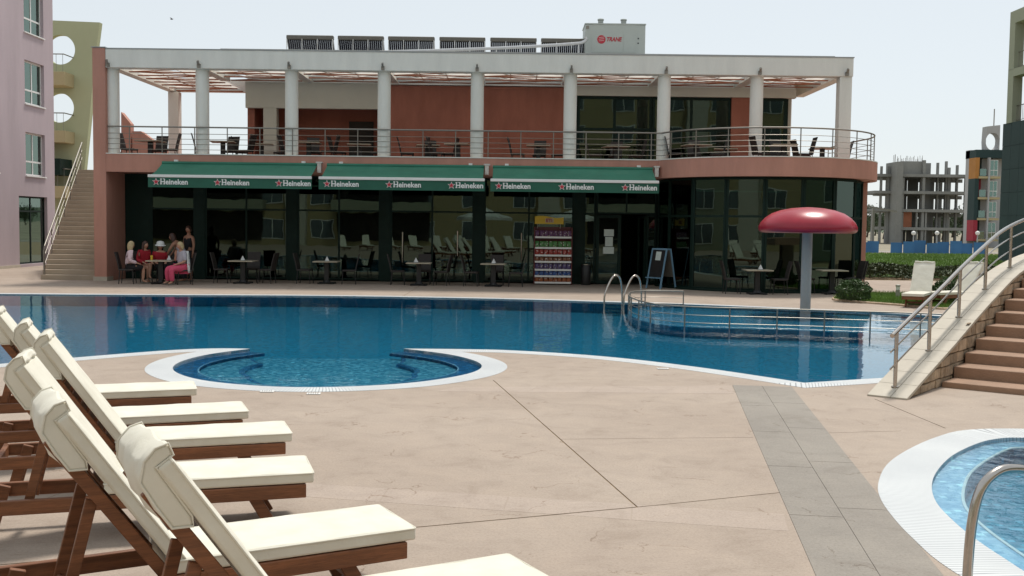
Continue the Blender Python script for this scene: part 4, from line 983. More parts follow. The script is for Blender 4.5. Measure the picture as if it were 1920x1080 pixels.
for k, zt_ in enumerate(zk):
    t0 = 1.37 + 0.5 * k; t1 = t0 + 0.56; SW = 3.4
    zb_ = (zk[k - 1] - 0.06) if k else -0.03
    q = MB()
    def blk(ta, tb, za, zb, o0=0.03, o1=SW): q.add([W(ta, o0, za), W(tb, o0, za), W(tb, o1, za), W(ta, o1, za), W(ta, o0, zb), W(tb, o0, zb), W(tb, o1, zb), W(ta, o1, zb)], [(0, 3, 2, 1), (4, 5, 6, 7), (0, 1, 5, 4), (1, 2, 6, 5), (2, 3, 7, 6), (3, 0, 4, 7)])
    blk(t0, t1, zb_, zt_)
    q.build('step', 'step', st, bevel=0.012)
q = MB(); blkend = 1.37 + 0.5 * len(zk)
q.add([W(blkend, -CWID, 1.3), W(blkend + 4, -CWID, 1.3), W(blkend + 4, 3.4, 1.3), W(blkend, 3.4, 1.3), W(blkend, -CWID, 1.575), W(blkend + 4, -CWID, 1.575), W(blkend + 4, 3.4, 1.575), W(blkend, 3.4, 1.575)], [(0, 3, 2, 1), (4, 5, 6, 7), (0, 1, 5, 4), (1, 2, 6, 5), (2, 3, 7, 6), (3, 0, 4, 7)])
q.build('landing', 'step', st)
for s_ in (0.4, 3.2): q = MB().box(W(blkend + 2, s_, 0)[0] - 0.25, W(blkend + 2, s_, 0)[0] + 0.25, W(blkend + 2, s_, 0)[1] - 0.25, W(blkend + 2, s_, 0)[1] + 0.25, -0.03, 1.3).build('support', 'slabtile', st)
# its handrail
hr = thing('stair_handrail', 'polished steel handrail with two lower rails curving up the stone stair', 'handrail', (A.x, A.y, 0))
oc = -CWID / 2; HR = 0.67
posts_t = [0.30, 1.58, 2.88, 4.2, 5.63, 7.1, 8.6]
line = [W(t_ - 0.02, oc, topz(max(0, t_)) + HR) for t_ in [0.16 + i * 0.28 for i in range(32)]]
MB().tube(line, 0.028, 12).build('top_rail', 'steel', hr, smooth=True)
for f_ in (0.37, 0.68): MB().tube([W(t_, oc - 0.03, topz(max(0, t_)) + HR * f_) for t_ in [0.2 + i * 0.28 for i in range(32)]], 0.011, 8).build('rail', 'steel', hr, smooth=True)
for t_ in posts_t:
    MB().tube([W(t_, oc, topz(t_) - 0.01), W(t_, oc, topz(t_) + HR - 0.01)], 0.024, 12).build('post', 'steel', hr, smooth=True)
    MB().lathe([(0.045, 0), (0.045, 0.006), (0.026, 0.012)], 14, W(t_, oc, topz(t_) + 0.002)).build('base_flange', 'steel', hr, smooth=True)

# ------------------------------------------------------------------ pool fittings
ladder = thing('pool_ladder', 'steel pool ladder with two arched handrails at the far pool edge', 'ladder', (2.9, 28.0, 0))
for dx in (0.0, 0.50):
    c = Vector((2.66 + dx, 27.75 - dx * 0.10, 0)); f_ = Vector((-0.62, -0.55, 0)).normalized()
    pts = [c - f_ * -0.36 + Vector((0, 0, -0.28)), c + f_ * 0.36 + Vector((0, 0, -0.1)), c + f_ * 0.34 + Vector((0, 0, 0.25)), c + f_ * 0.12 + Vector((0, 0, 0.62)), c - f_ * 0.06 + Vector((0, 0, 0.73)), c - f_ * 0.22 + Vector((0, 0, 0.64)), c - f_ * 0.30 + Vector((0, 0, 0.35)), c - f_ * 0.32 + Vector((0, 0, 0.0))]
    MB().tube(smooth_line(pts, 6), 0.024, 10).build('handrail', 'steel', ladder, smooth=True)
for z in (-0.08, -0.18, -0.26):
    a = Vector((2.66, 27.75, z)) + Vector((-0.62, -0.55, 0)).normalized() * 0.36; MB().bar(a, a + Vector((0.5, -0.05, 0)), 0.08, 0.03).build('tread', 'steel', ladder)
cr = thing('curved_pool_railing', 'low curved steel railing standing in the water around the children\'s end', 'railing', (4.5, 22.5, WL))
rr = [Vector((x, y, 0)) for x, y in rail_line]
MB().tube([(p.x, p.y, 0.34) for p in rr], 0.016, 10).build('top_rail', 'darksteel', cr, smooth=True)
for z in (0.01, 0.17): MB().tube([(p.x, p.y, z) for p in rr], 0.007, 6).build('rail', 'darksteel', cr, smooth=True)
acc = 0; want = 0.0; last = rr[0]
for p in rr:
    acc += (p - last).length; last = p
    if acc >= want: want += 0.95; MB().tube([(p.x, p.y, -0.09), (p.x, p.y, 0.34)], 0.016, 8).build('post', 'darksteel', cr, smooth=True)
gr_ = thing('grab_rail', 'thick steel grab rail arching over the paddling pool edge', 'grab rail', (2.9, 6.6, 0))
def GR(px, py, Y): v = ay(px, py, Y); return v
pts = [GR(1813, 1150, 5.55), GR(1814, 1080, 5.55), GR(1822, 985, 5.56), GR(1838, 920, 5.58), GR(1868, 886, 5.62), GR(1905, 879, 5.68), GR(1945, 890, 5.75), GR(1985, 930, 5.82), GR(2005, 990, 5.86), GR(2010, 1080, 5.88)]
pts[0].z = 0.0; pts[-1].z = -0.15
MB().tube(smooth_line(pts, 6), 0.026, 14).build('tube', 'steel', gr_, smooth=True)
MB().lathe([(0.06, 0), (0.06, 0.012), (0.03, 0.02)], 16, (pts[0].x, pts[0].y, 0.003)).build('flange', 'steel', gr_, smooth=True)
# red mushroom fountain
mf = thing('mushroom_fountain', 'red mushroom-shaped water fountain on a grey pole in the pool', 'fountain', (7.2, 26.1, -0.09))
mc = (7.2, 26.1, 0)
prof = [(0.12, 1.93), (0.95, 1.90), (1.08, 1.895), (1.14, 1.92), (1.175, 1.97), (1.17, 2.05), (1.12, 2.15), (1.02, 2.26), (0.86, 2.37), (0.64, 2.45), (0.38, 2.50), (0.12, 2.52), (0.01, 2.525)]
MB().lathe(prof, 48, mc).build('cap', 'mushroom', mf, smooth=True)
MB().lathe([(0.125, -0.09), (0.125, 1.93)], 20, mc).build('pole', 'pole', mf, smooth=True)
MB().lathe([(0.20, -0.09), (0.20, -0.07), (0.13, -0.06)], 20, mc).build('base_plate', 'steel', mf, smooth=True)
# ------------------------------------------------------------------ left: outside stair, mauve building, olive wall
ls = thing('outside_stair', 'pale outside stair climbing between the mauve building and the terracotta pier', 'staircase', (-14.7, 36, 0))
N = 25; y0, y1 = 35.3, 43.2; zt = 4.0
for i in range(N):
    ya = y0 + (y1 - y0) * i / N; xl = -15.62 - (17.4 - 15.5) * i / N
    MB().box(xl, -13.76, ya, ya + 0.36, zt * i / N - 0.02, zt * (i + 1) / N).build('step', 'stairL', ls, bevel=0.01)
    if i: MB().box(xl + 0.02, -13.78, ya + 0.02, ya + 0.34, -0.02, zt * i / N - 0.021).build('core', 'stairL', ls)
bx('landing', 'stairL', ls, -17.55, -13.76, y1 + 0.06, 46, 3.7, 4.0)
hl = thing('stair_side_railing', 'steel railing up the left side of the outside stair', 'railing', (-15.6, 36, 0))
ln = [(-15.55 - 1.9 * i / N, y0 + (y1 - y0) * i / N + 0.15, zt * (i + 1) / N) for i in range(N + 1)]
MB().tube([(ln[0][0], ln[0][1] - 0.05, 0.0), (ln[0][0], ln[0][1] - 0.05, 0.95)] + [(x, y, z + 0.95) for x, y, z in ln], 0.028, 8).build('top_rail', 'darksteel', hl, smooth=True)
for h in (0.35, 0.65): MB().tube([(x, y, z + h) for x, y, z in ln], 0.012, 6).build('rail', 'darksteel', hl, smooth=True)
for i in range(0, N + 1, 4): MB().tube([(ln[i][0], ln[i][1], ln[i][2] - 0.05), (ln[i][0], ln[i][1], ln[i][2] + 0.95)], 0.02, 8).build('post', 'darksteel', hl, smooth=True)
def side_building(name, label, X, ya, yb, ztop, wins, mat, inward, depth=8.0, t=0.35, winmat='glassgreen'):
    """building whose long wall lies in the plane X = const; wins = (y0,y1,z0,z1,[split],kind)"""
    b = thing(name, label, 'building', (X, (ya + yb) / 2, 0))
    # wall with openings, tiled as boxes
    ys = sorted({ya, yb} | {w[0] for w in wins} | {w[1] for w in wins}); zs = sorted({0.0, ztop} | {w[2] for w in wins} | {w[3] for w in wins})
    q = MB(); xo, xi = (X, X - t) if inward < 0 else (X, X + t); xa, xb = min(xo, xi), max(xo, xi)
    for i in range(len(ys) - 1):
        run = None
        for j in range(len(zs) - 1):
            cy, cz = (ys[i] + ys[i + 1]) / 2, (zs[j] + zs[j + 1]) / 2
            if any(w[0] < cy < w[1] and w[2] < cz < w[3] for w in wins):
                if run is not None: q.box(xa, xb, ys[i], ys[i + 1], run, zs[j]); run = None
            elif run is None: run = zs[j]
        if run is not None: q.box(xa, xb, ys[i], ys[i + 1], run, zs[-1])
    bm = q.build('wall', mat, b)
    xw = X - 0.16 * (1 if inward < 0 else -1)
    for w in wins:
        a, c, z0, z1 = w[:4]
        fr = MB()
        fwid = 0.07
        for yy in (a + fwid / 2, (a + c) / 2, c - fwid / 2): fr.box(xw - 0.03, xw + 0.03, yy - fwid / 2, yy + fwid / 2, z0, z1)
        for zz in (z0 + fwid / 2, z0 + (z1 - z0) * w[4], z1 - fwid / 2):
            for (p, r_) in ((a + fwid, (a + c) / 2 - fwid / 2), ((a + c) / 2 + fwid / 2, c - fwid)): fr.box(xw - 0.027, xw + 0.027, p, r_, zz - fwid / 2, zz + fwid / 2)
        f = fr.build('window', w[5], b)
        s = 1 if inward < 0 else -1
        MB().box(xw - 0.006, xw + 0.006, a + 0.02, (a + c) / 2 - 0.02, z0 + 0.02, z1 - 0.02).build('pane', winmat, f)
        MB().box(xw - 0.006, xw + 0.006, (a + c) / 2 + 0.02, c - 0.02, z0 + 0.02, z1 - 0.02).build('pane', winmat, f)
        if w[5] == 'white': MB().box(min(X + 0.06 * s, X - 0.15 * s), max(X + 0.06 * s, X - 0.15 * s), a - 0.04, c + 0.04, z0 - 0.05, z0 - 0.002).build('sill', 'white', f)
    s = -1 if inward < 0 else 1
    xe = X + depth * s
    MB().box(min(xe, X + (t + 0.01) * s), max(xe, X + (t + 0.01) * s), yb - t, yb - 0.002, 0, ztop - 0.01).build('end_wall', mat, b)
    MB().box(min(xe, X + (t + 0.01) * s), max(xe, X + (t + 0.01) * s), ya + 0.002, ya + t, 0, ztop - 0.01).build('end_wall', mat, b)
    MB().box(min(xe, xe + 0.3 * s), max(xe, xe + 0.3 * s), ya, yb, 0, ztop - 0.02).build('back_wall', mat, b)
    MB().box(min(xe, X), max(xe, X), ya, yb, ztop + 0.001, ztop + 0.2).build('roof', 'pole', b)
    MB().box(min(xe, X + 1.2 * s) , max(xe, X + 1.2 * s), ya + t + 0.01, yb - t - 0.01, 0.02, ztop - 0.05).build('interior', 'dark', b)
    return b
MX = -20.3
def yfrom(px): return MX * 2000 / (px - 960)
wy0, wy1 = yfrom(50), yfrom(86)
wins = []
for (zb, zt_) in ((3.82, 5.62), (6.80, 8.60), (9.75, 11.6), (12.7, 14.5)): wins.append((wy0, wy1, zb, zt_, 0.33, 'white'))
for (zb, zt_) in ((3.82, 5.62), (6.80, 8.60), (9.75, 11.6), (12.7, 14.5)):
    for k in (1, 2): wins.append((wy0 - 4.2 * k, wy1 - 4.2 * k, zb, zt_, 0.33, 'white'))
wins.append((yfrom(36), yfrom(89) , 0.12, 2.95, 0.78, 'frame'))
mb_ = side_building('mauve_building', 'tall mauve apartment building with white framed windows at the left edge', MX, 30.0, 47.4, 17.0, wins, 'mauve', -1)
bx('plinth', 'slabtile', mb_, MX - 0.2, MX + 0.04, 30, yfrom(36) - 0.01, 0, 0.12)
# olive wall with round holes and cream balconies, beyond the stair
OY = 60.0
def oxz(px, py): v = ay(px, py, OY); return (v.x, v.z)
ob = thing('olive_building', 'olive green building wall with two round openings behind the outside stair', 'building', (-25, OY, 0))
tl, tr_, m1, m2, m3 = (-29.5, oxz(105, 36)[1] + 0.05), oxz(187, 42), oxz(176, 130), oxz(168, 220), oxz(157, 330)
outline = [(-29.5, 0), (-29.5, tl[1]), tr_, m1, m2, m3, (m3[0] - 0.6, 0)]
holes = [(oxz(113, 93), 0.82), (oxz(111, 202), 0.82)]
V = [Vector(p) for p in outline]; ed = [(i, (i + 1) % len(V)) for i in range(len(V))]
for (c, r_) in holes:
    o = len(V); V += [Vector((c[0] + r_ * math.cos(2 * math.pi * k / 40), c[1] + r_ * math.sin(2 * math.pi * k / 40))) for k in range(40)]; ed += [(o + k, o + (k + 1) % 40) for k in range(40)]
a, b, c_, *_ = delaunay_2d_cdt(V, ed, [], 0, 1e-6, False)
q = MB(); keep = []
for f in c_:
    g_ = Vector((sum(a[i].x for i in f) / 3, sum(a[i].y for i in f) / 3))
    if inside(tuple(g_), outline) and not any((g_ - Vector(h)).length < r_ for h, r_ in holes): keep.append(tuple(f))
n = len(a); q.add([(p.x, OY, p.y) for p in a] + [(p.x, OY + 0.4, p.y) for p in a], [f for f in keep] + [tuple(i + n for i in f)[::-1] for f in keep])
cnt = {}
for f in keep:
    for k in range(3): cnt[tuple(sorted((f[k], f[(k + 1) % 3])))] = cnt.get(tuple(sorted((f[k], f[(k + 1) % 3]))), 0) + 1
q.f += [(e[0], e[1], e[1] + n, e[0] + n) for e, v in cnt.items() if v == 1]
q.build('gable_wall', 'olive', ob)
for (pa, pb) in ((140, 165), (248, 270), (350, 372)):
    z1, z0 = oxz(105, pa)[1], oxz(105, pb)[1]; xr = oxz(139, 150)[0]
    MB().box(-29.5, xr, OY - 1.3, OY - 0.005, z0, z1).build('balcony', 'yellow', ob, bevel=0.02)
    q = MB(); q.tube([(-29.4, OY - 1.25, z1 + 0.95), (xr - 0.05, OY - 1.25, z1 + 0.95), (xr - 0.05, OY - 0.02, z1 + 0.95)], 0.03, 6)
    for k in range(14): q.tube([(-29.3 + k * (xr + 29.2) / 13, OY - 1.25, z1), (-29.3 + k * (xr + 29.2) / 13, OY - 1.25, z1 + 0.95)], 0.012, 5)
    q.build('balcony_railing', 'darksteel', ob)
bx('canopy', 'frame', ob, -29, oxz(135, 300)[0], OY - 1.6, OY - 0.01, oxz(110, 330)[1], oxz(110, 300)[1])
# red stair-head walls glimpsed through the terrace
rg = thing('red_gable', 'small red walls with sloping tops glimpsed behind the left end of the terrace', 'building', (-15.5, 46, 0))
for pl in ([(227, 210), (245, 232), (245, 300), (227, 300)], [(248, 246), (264, 246), (312, 281), (312, 300), (248, 300)]):
    pts = [ay(px, py, 47.5) for px, py in pl]
    lowz = 0.0
    pp = [(p.x, p.z if py < 299 else lowz) for p, (px, py) in zip(pts, pl)]
    MB().wall(pp, lambda u_, v_: (u_, 47.5, v_), lambda u_, v_: (u_, 47.9, v_)).build('wall', 'pink', rg)

# ------------------------------------------------------------------ right: slate building, olive-grey frame, far blocks
SX = 32.0
def yr(px): return SX * 2000 / (px - 960)
sb = thing('slate_building', 'dark slate-panelled building with an olive open frame on top at the right edge', 'building', (SX, 66, 0))
ye = yr(1870); ya = 40.0; zs_ = 9.0
MB().box(SX + 0.05, SX + 8, ya, ye, 0, zs_ - 0.02).build('core', 'slate', sb)
yy = ye
while yy > ya:
    for j in range(6):
        MB().box(SX, SX + 0.049, max(ya, yy - 1.19), yy - 0.01, j * 1.5 + 0.01, j * 1.5 + 1.49).build('panel', 'slate', sb)
    yy -= 1.2
for (z0, z1) in ((9.0, 12.4), (12.4, 16.1)):
    yl = yr(1877)
    MB().box(SX - 0.05, SX + 0.6, ya, yl, z0 + 2.9, z1).build('beam', 'olivegrey', sb)
    for k in range(6): MB().box(SX - 0.05, SX + 0.55, yl - 0.75 - k * 4.6, yl - k * 4.6, z0 - (0.02 if k < 9 else 0), z0 + 2.9).build('post', 'olivegrey', sb)
    MB().box(SX + 0.61, SX + 8, ya, yl - 0.01, z1 - 0.35, z1 - 0.01).build('floor_slab', 'olivegrey', sb)
    for k in range(5):
        ypa = yl - 4.6 - k * 4.6 + 0.0; ypb = ypa + 3.85
        q = MB(); q.tube([(SX + 0.25, ypa, z0 + 1.05), (SX + 0.25, ypb, z0 + 1.05)], 0.03, 6).tube([(SX + 0.25, ypa, z0 + 0.12), (SX + 0.25, ypb, z0 + 0.12)], 0.02, 6)
        for m_ in range(20): q.tube([(SX + 0.25, ypa + 3.85 * m_ / 19, z0 + 0.1), (SX + 0.25, ypa + 3.85 * m_ / 19, z0 + 1.05)], 0.014, 5)
        q.build('balcony_railing', 'darksteel', sb)
# colourful apartment block
CY = 130.0
def cx(px): return ay(px, 430, CY).x
def cz(py, px=1845): return ay(px, py, CY).z
ca = thing('apartment_block', 'distant apartment block with orange, crimson and navy panels and a round hole on top', 'building', (cx(1850), CY, 0))
bx('wall', 'farplaster', ca, cx(1823), cx(1960), CY + 1.5, CY + 2.6, 0, cz(280))
bx('roof_band', 'slate', ca, cx(1823), cx(1960), CY - 0.3, CY + 2.7, cz(296), cz(281))
for k, (pa, pb) in enumerate(((296, 335), (335, 374), (374, 413), (413, 452))):
    bx('floor_band', 'yellow', ca, cx(1828), cx(1868), CY - 0.6, CY + 1.49, cz(pb), cz(pb - 4))
    bx('balcony_front', 'glassfar', ca, cx(1830), cx(1842), CY - 0.5, CY - 0.45, cz(pb - 5), cz(pb - 18))
    f = bx('window', 'white', ca, cx(1851), cx(1866), CY - 0.1, CY + 0.0, cz(pb - 5), cz(pa + 4))
    for (xa, xb) in ((1852, 1858), (1859.2, 1865)):
        for (za, zb) in ((pb - 6, pb - 15), (pb - 16.5, pa + 5)): MB().box(cx(xa), cx(xb), CY - 0.13, CY - 0.101, cz(za), cz(zb)).build('pane', 'glassfar', f)
    bx('side_panel', ['orange', 'slate', 'slate', 'crimson'][k], ca, cx(1822), cx(1829.5), CY - 0.4, CY + 1.49, cz(pb), cz(pa))
    bx('balcony_wall', ['slate', 'crimson', 'slate', 'slate'][k], ca, cx(1830), cx(1844), CY + 1.2, CY + 1.48, cz(pb - 4), cz(pa))
bx('drain_pipe', 'farplaster', ca, cx(1845), cx(1848), CY - 0.7, CY - 0.2, 0, cz(296))
V = [Vector((cx(1843), cz(281))), Vector((cx(1868), cz(281))), Vector((cx(1868), cz(234))), Vector((cx(1843), cz(237)))]; hc = Vector((cx(1855), cz(265))); hr_ = 0.85
outl = [tuple(v) for v in V]; ed = [(i, (i + 1) % 4) for i in range(4)]; V += [hc + Vector((hr_ * math.cos(2 * math.pi * k / 24), 1.25 * hr_ * math.sin(2 * math.pi * k / 24))) for k in range(24)]; ed += [(4 + k, 4 + (k + 1) % 24) for k in range(24)]
a, b, c_, *_ = delaunay_2d_cdt(V, ed, [], 0, 1e-6, False); keep = []
for f in c_:
    g_ = Vector((sum(a[i].x for i in f) / 3, sum(a[i].y for i in f) / 3)); e_ = g_ - hc; e_.y /= 1.25
    if e_.length > hr_ * 0.97: keep.append(tuple(f))
n = len(a); q = MB().add([(p.x, CY, p.y) for p in a] + [(p.x, CY + 1.2, p.y) for p in a], keep + [tuple(i + n for i in f)[::-1] for f in keep])
cnt = {}
for f in keep:
    for k in range(3): cnt[tuple(sorted((f[k], f[(k + 1) % 3])))] = cnt.get(tuple(sorted((f[k], f[(k + 1) % 3]))), 0) + 1
q.f += [(e[0], e[1], e[1] + n, e[0] + n) for e, v in cnt.items() if v == 1]
q.build('roof_ring', 'farplaster', ca)
MB().tube([(cx(1860), CY + 0.6, cz(235)), (cx(1860), CY + 0.6, cz(203))], 0.07, 6).build('antenna', 'darksteel', ca)
# concrete skeleton under construction
KY = 150.0
def kx(px): return ay(px, 430, KY).x
def kz(py, px=1730): return ay(px, py, KY).z
ks = thing('concrete_shell', 'unfinished concrete building shell with bare floors and columns beyond the lawn', 'building', (kx(1730), KY, 0))
for k, py in enumerate((329, 361, 395, 429)):
    z = kz(py); xl = [1637, 1644, 1644, 1680][k]
    bx('floor_slab', 'rawconc', ks, kx(xl), kx(1688), KY + 1.5, KY + 9, z - 0.15, z + 0.25)
    bx('floor_slab', 'rawconc', ks, kx(1688), kx(1822), KY, KY + 12, z - 0.2, z + 0.2)
rk = random.Random(5)
for px in (1659, 1672):
    bx('column', 'rawconc', ks, kx(px) - 0.15, kx(px) + 0.15, KY + 2, KY + 2.3, 0, kz(311))
bx('column', 'rawconc', ks, kx(1644.5) - 0.15, kx(1644.5) + 0.15, KY + 2, KY + 2.3, 0, kz(397))
bx('shear_wall', 'rawconc', ks, kx(1676), kx(1687), KY - 0.6, KY + 4, 0, kz(304))
for (a_, b_, t_) in ((1689, 1694, 333), (1728, 1733, 300), (1718, 1721, 395), (1735, 1738, 398)): bx('column', 'rawconc', ks, kx(a_), kx(b_), KY + 0.2, KY + 0.6, 0, kz(t_))
bx('parapet', 'rawconc', ks, kx(1690), kx(1731), KY + 0.7, KY + 6, kz(328.5), kz(302))
bx('shear_wall', 'rawconc', ks, kx(1738), kx(1757), KY + 3, KY + 3.4, 0, kz(303))
for px, t_ in ((1766, 303), (1782, 300), (1787, 312), (1803, 307), (1820, 330)):
    w = 5 if px in (1787,) else 3.2
    bx('column', 'rawconc', ks, kx(px) - w / 2 * 0.075, kx(px) + w / 2 * 0.075, KY + 2.0, KY + 2.5, 0, kz(t_))
    bx('column', 'rawconc', ks, kx(px) - 0.2 + 0.5, kx(px) + 0.2 + 0.5, KY + 9.0, KY + 9.4, 0, kz(330))
bx('inner_wall', 'rawconc', ks, kx(1692), kx(1728), KY + 6.1, KY + 6.4, 0, kz(330))
bx('inner_wall', 'rawconc', ks, kx(1740), kx(1760), KY + 8.1, KY + 8.4, 0, kz(330))
bx('inner_wall', 'rawconc', ks, kx(1765), kx(1771), KY + 8.1, KY + 8.4, 0, kz(330))
bx('edge_beam', 'rawconc', ks, kx(1737), kx(1821), KY + 3.5, KY + 3.8, kz(333) - 0.5, kz(333))
bx('edge_beam', 'rawconc', ks, kx(1737), kx(1821), KY + 3.5, KY + 3.8, kz(365) - 0.5, kz(365))
bx('edge_beam', 'rawconc', ks, kx(1737), kx(1821), KY + 3.5, KY + 3.8, kz(399) - 0.5, kz(399))
bx('brick_infill', 'brick', ks, kx(1688), kx(1712), KY + 0.65, KY + 0.95, kz(427), kz(398))
for i in range(26):
    x = kx(1677 + i * 2.2 + rk.random()); z = kz(303)
    MB().tube([(x, KY + 1.5, z - 0.3), (x + rk.uniform(-0.1, 0.1), KY + 1.5, z + rk.uniform(0.4, 1.1))], 0.03, 4).build('rebar', 'darksteel', ks)
# blue hoarding, posts and lamps
fy = 92.0
for i in range(11):
    xa = ay(1606 + i * 22, 460, fy).x; xb = ay(1606 + i * 22 + 21.4, 460, fy).x
    if i in (2,): continue
    t = bx('hoarding_panel', 'bluefence', None, xa, xb, fy + 0.2 * (i % 2), fy + 0.06 + 0.2 * (i % 2), -0.04, ay(1700, 455, fy).z + 0.1 * (i % 3))
    tag(t, 'blue site hoarding panel, ' + ['first beside the restaurant corner', 'second from the restaurant corner', '', 'left of the concrete shear wall', 'under the concrete shell by the first lamp', 'in the middle of the concrete shell', 'beside the second lamp', 'right of the second lamp', 'near the right end of the shell', 'under the crimson panel', 'nearest the slate building'][i], 'fence', 'blue hoarding panels')
for k, px in enumerate((1713, 1757, 1833)):
    b_ = ay(px, 437, 100.0); t = thing('globe_lamp', ['globe lamp post left of the other two beyond the lawn', 'globe lamp post between the other two beyond the lawn', 'globe lamp post in front of the colourful apartments'][k], 'lamp', (b_.x, 100, 0), group='globe lamps beyond the lawn')
    MB().tube([(0, 0, -0.04), (0, 0, b_.z - 0.2)], [0.09, 0.05], 8).build('post', 'pole', t, False, smooth=True)
    MB().lathe([(0.20 * math.sin(math.pi * i / 12) + 0.001, -0.20 * math.cos(math.pi * i / 12)) for i in range(13)], 16, (0, 0, b_.z)).build('globe', 'globe', t, False, smooth=True)
# timber frame with sloping pole in front of the shell
tf = thing('pole_frame', 'thin metal pole frame with a sloping beam beside the restaurant corner', 'frame', (ay(1640, 470, 95).x, 95, 0))
q = MB(); a = ay(1606, 383, 95); b = ay(1682, 397, 95); q.bar(a, b, 0.15, 0.15); q.build('beam', 'darksteel', tf)
for px in (1638,): v = ay(px, 388, 95); MB().bar((v.x, 95, -0.04), v, 0.2, 0.2).build('post', 'darksteel', tf)
# yellow block behind the camera, mirrored in the glass
yb_ = thing('yellow_apartments', 'yellow apartment block behind the camera, mirrored in the restaurant glass', 'building', (0, -22, 0))
wl_ = [(x, z) for x in [-72 + 4.5 * i for i in range(24)] for z in (0.6, 3.6, 6.6, 9.6, 12.6)]
bx('wall', 'yellow', yb_, -75, 37, -22.4, -22, 0, 17)
for (x, z) in wl_:
    f = bx('window', 'white', yb_, x, x + 2.0, -21.998, -21.96, z, z + 1.7)
    for (xa, xb) in ((0.08, 0.96), (1.04, 1.92)): MB().box(x + xa, x + xb, -21.958, -21.95, z + 0.08, z + 1.62).build('pane', 'mirrorpane', f)
for x in (-36, -18, 4.5, 18): bx('stair_tower', 'cream', yb_, x - 2.2, x - 0.3, -21.99, -21.2, 0, 16)
for (xa, xb, z) in ((-16, -7.2, 3.0), (-16, -7.2, 6.0), (6.5, 15, 3.0), (6.5, 15, 6.0), (-33, -22, 3.0), (-33, -22, 6.0)):
    bx('balcony', 'olivegrey', yb_, xa, xb, -21.9, -20.6, z, z + 0.95); bx('arcade', 'dark', yb_, xa + 0.3, xb - 0.3, -21.94, -21.905, z - 2.6, z - 0.1)
for k, (x, y, lab) in enumerate(((-2.2, -8.5, 'large white parasol behind the camera, mirrored left of the snack rack'), (4.6, -10.0, 'large white parasol behind the camera, mirrored above the entrance'))):
    pr = thing('parasol', lab, 'parasol', (x, y, 0), group='parasols mirrored in the glass')
    q = MB(); n = 8; vs = [(0, 0, 3.35)] + [(2.1 * math.cos(2 * math.pi * i / n), 2.1 * math.sin(2 * math.pi * i / n), 2.55) for i in range(n)] + [(2.1 * math.cos(2 * math.pi * i / n), 2.1 * math.sin(2 * math.pi * i / n), 2.33) for i in range(n)]
    q.add(vs, [(0, 1 + i, 1 + (i + 1) % n) for i in range(n)] + [(1 + i, 9 + i, 9 + (i + 1) % n, 1 + (i + 1) % n) for i in range(n)]).build('canopy', 'white', pr, False)
    MB().tube([(0, 0, 0.08), (0, 0, 3.34)], 0.04, 8).build('pole', 'wood', pr, False, smooth=True)
    for i in range(n): MB().bar((0, 0, 3.28), vs[1 + i], 0.03, 0.03).build('rib', 'wood', pr, False)
    MB().lathe([(0.4, 0.002), (0.4, 0.06), (0.1, 0.09)], 16).build('base', 'rawconc', pr, False)


# olive side block behind the camera on the right, mirrored in the curved glass
os_ = thing('side_apartments', 'olive apartment block off to the right, mirrored in the curved restaurant glass', 'building', (40, 8, 0))
bx('wall', 'olivegrey', os_, 38, 38.4, -22, 34, 0, 14)
for y in [-19 + 5 * i for i in range(10)]:
    for z in (0.6, 3.6, 6.6, 9.6):
        f = bx('window', 'white', os_, 37.96, 37.998, y, y + 2.0, z, z + 1.7)
        for (ya_, yb2) in ((0.08, 0.96), (1.04, 1.92)): MB().box(37.95, 37.958, y + ya_, y + yb2, z + 0.08, z + 1.62).build('pane', 'mirrorpane', f)

ol_ = thing('left_apartments', 'olive-grey apartment block off to the left, mirrored in the curved restaurant glass', 'building', (-48, 4, 0))
bx('wall', 'olivegrey', ol_, -48.4, -48, -21, 28, 0, 14)
for y in [-18 + 5 * i for i in range(9)]:
    for z in (0.6, 3.6, 6.6, 9.6):
        f = bx('window', 'white', ol_, -47.998, -47.96, y, y + 2.0, z, z + 1.7)
        for (ya_, yb2) in ((0.08, 0.96), (1.04, 1.92)): MB().box(-47.958, -47.95, y + ya_, y + yb2, z + 0.08, z + 1.62).build('pane', 'mirrorpane', f)
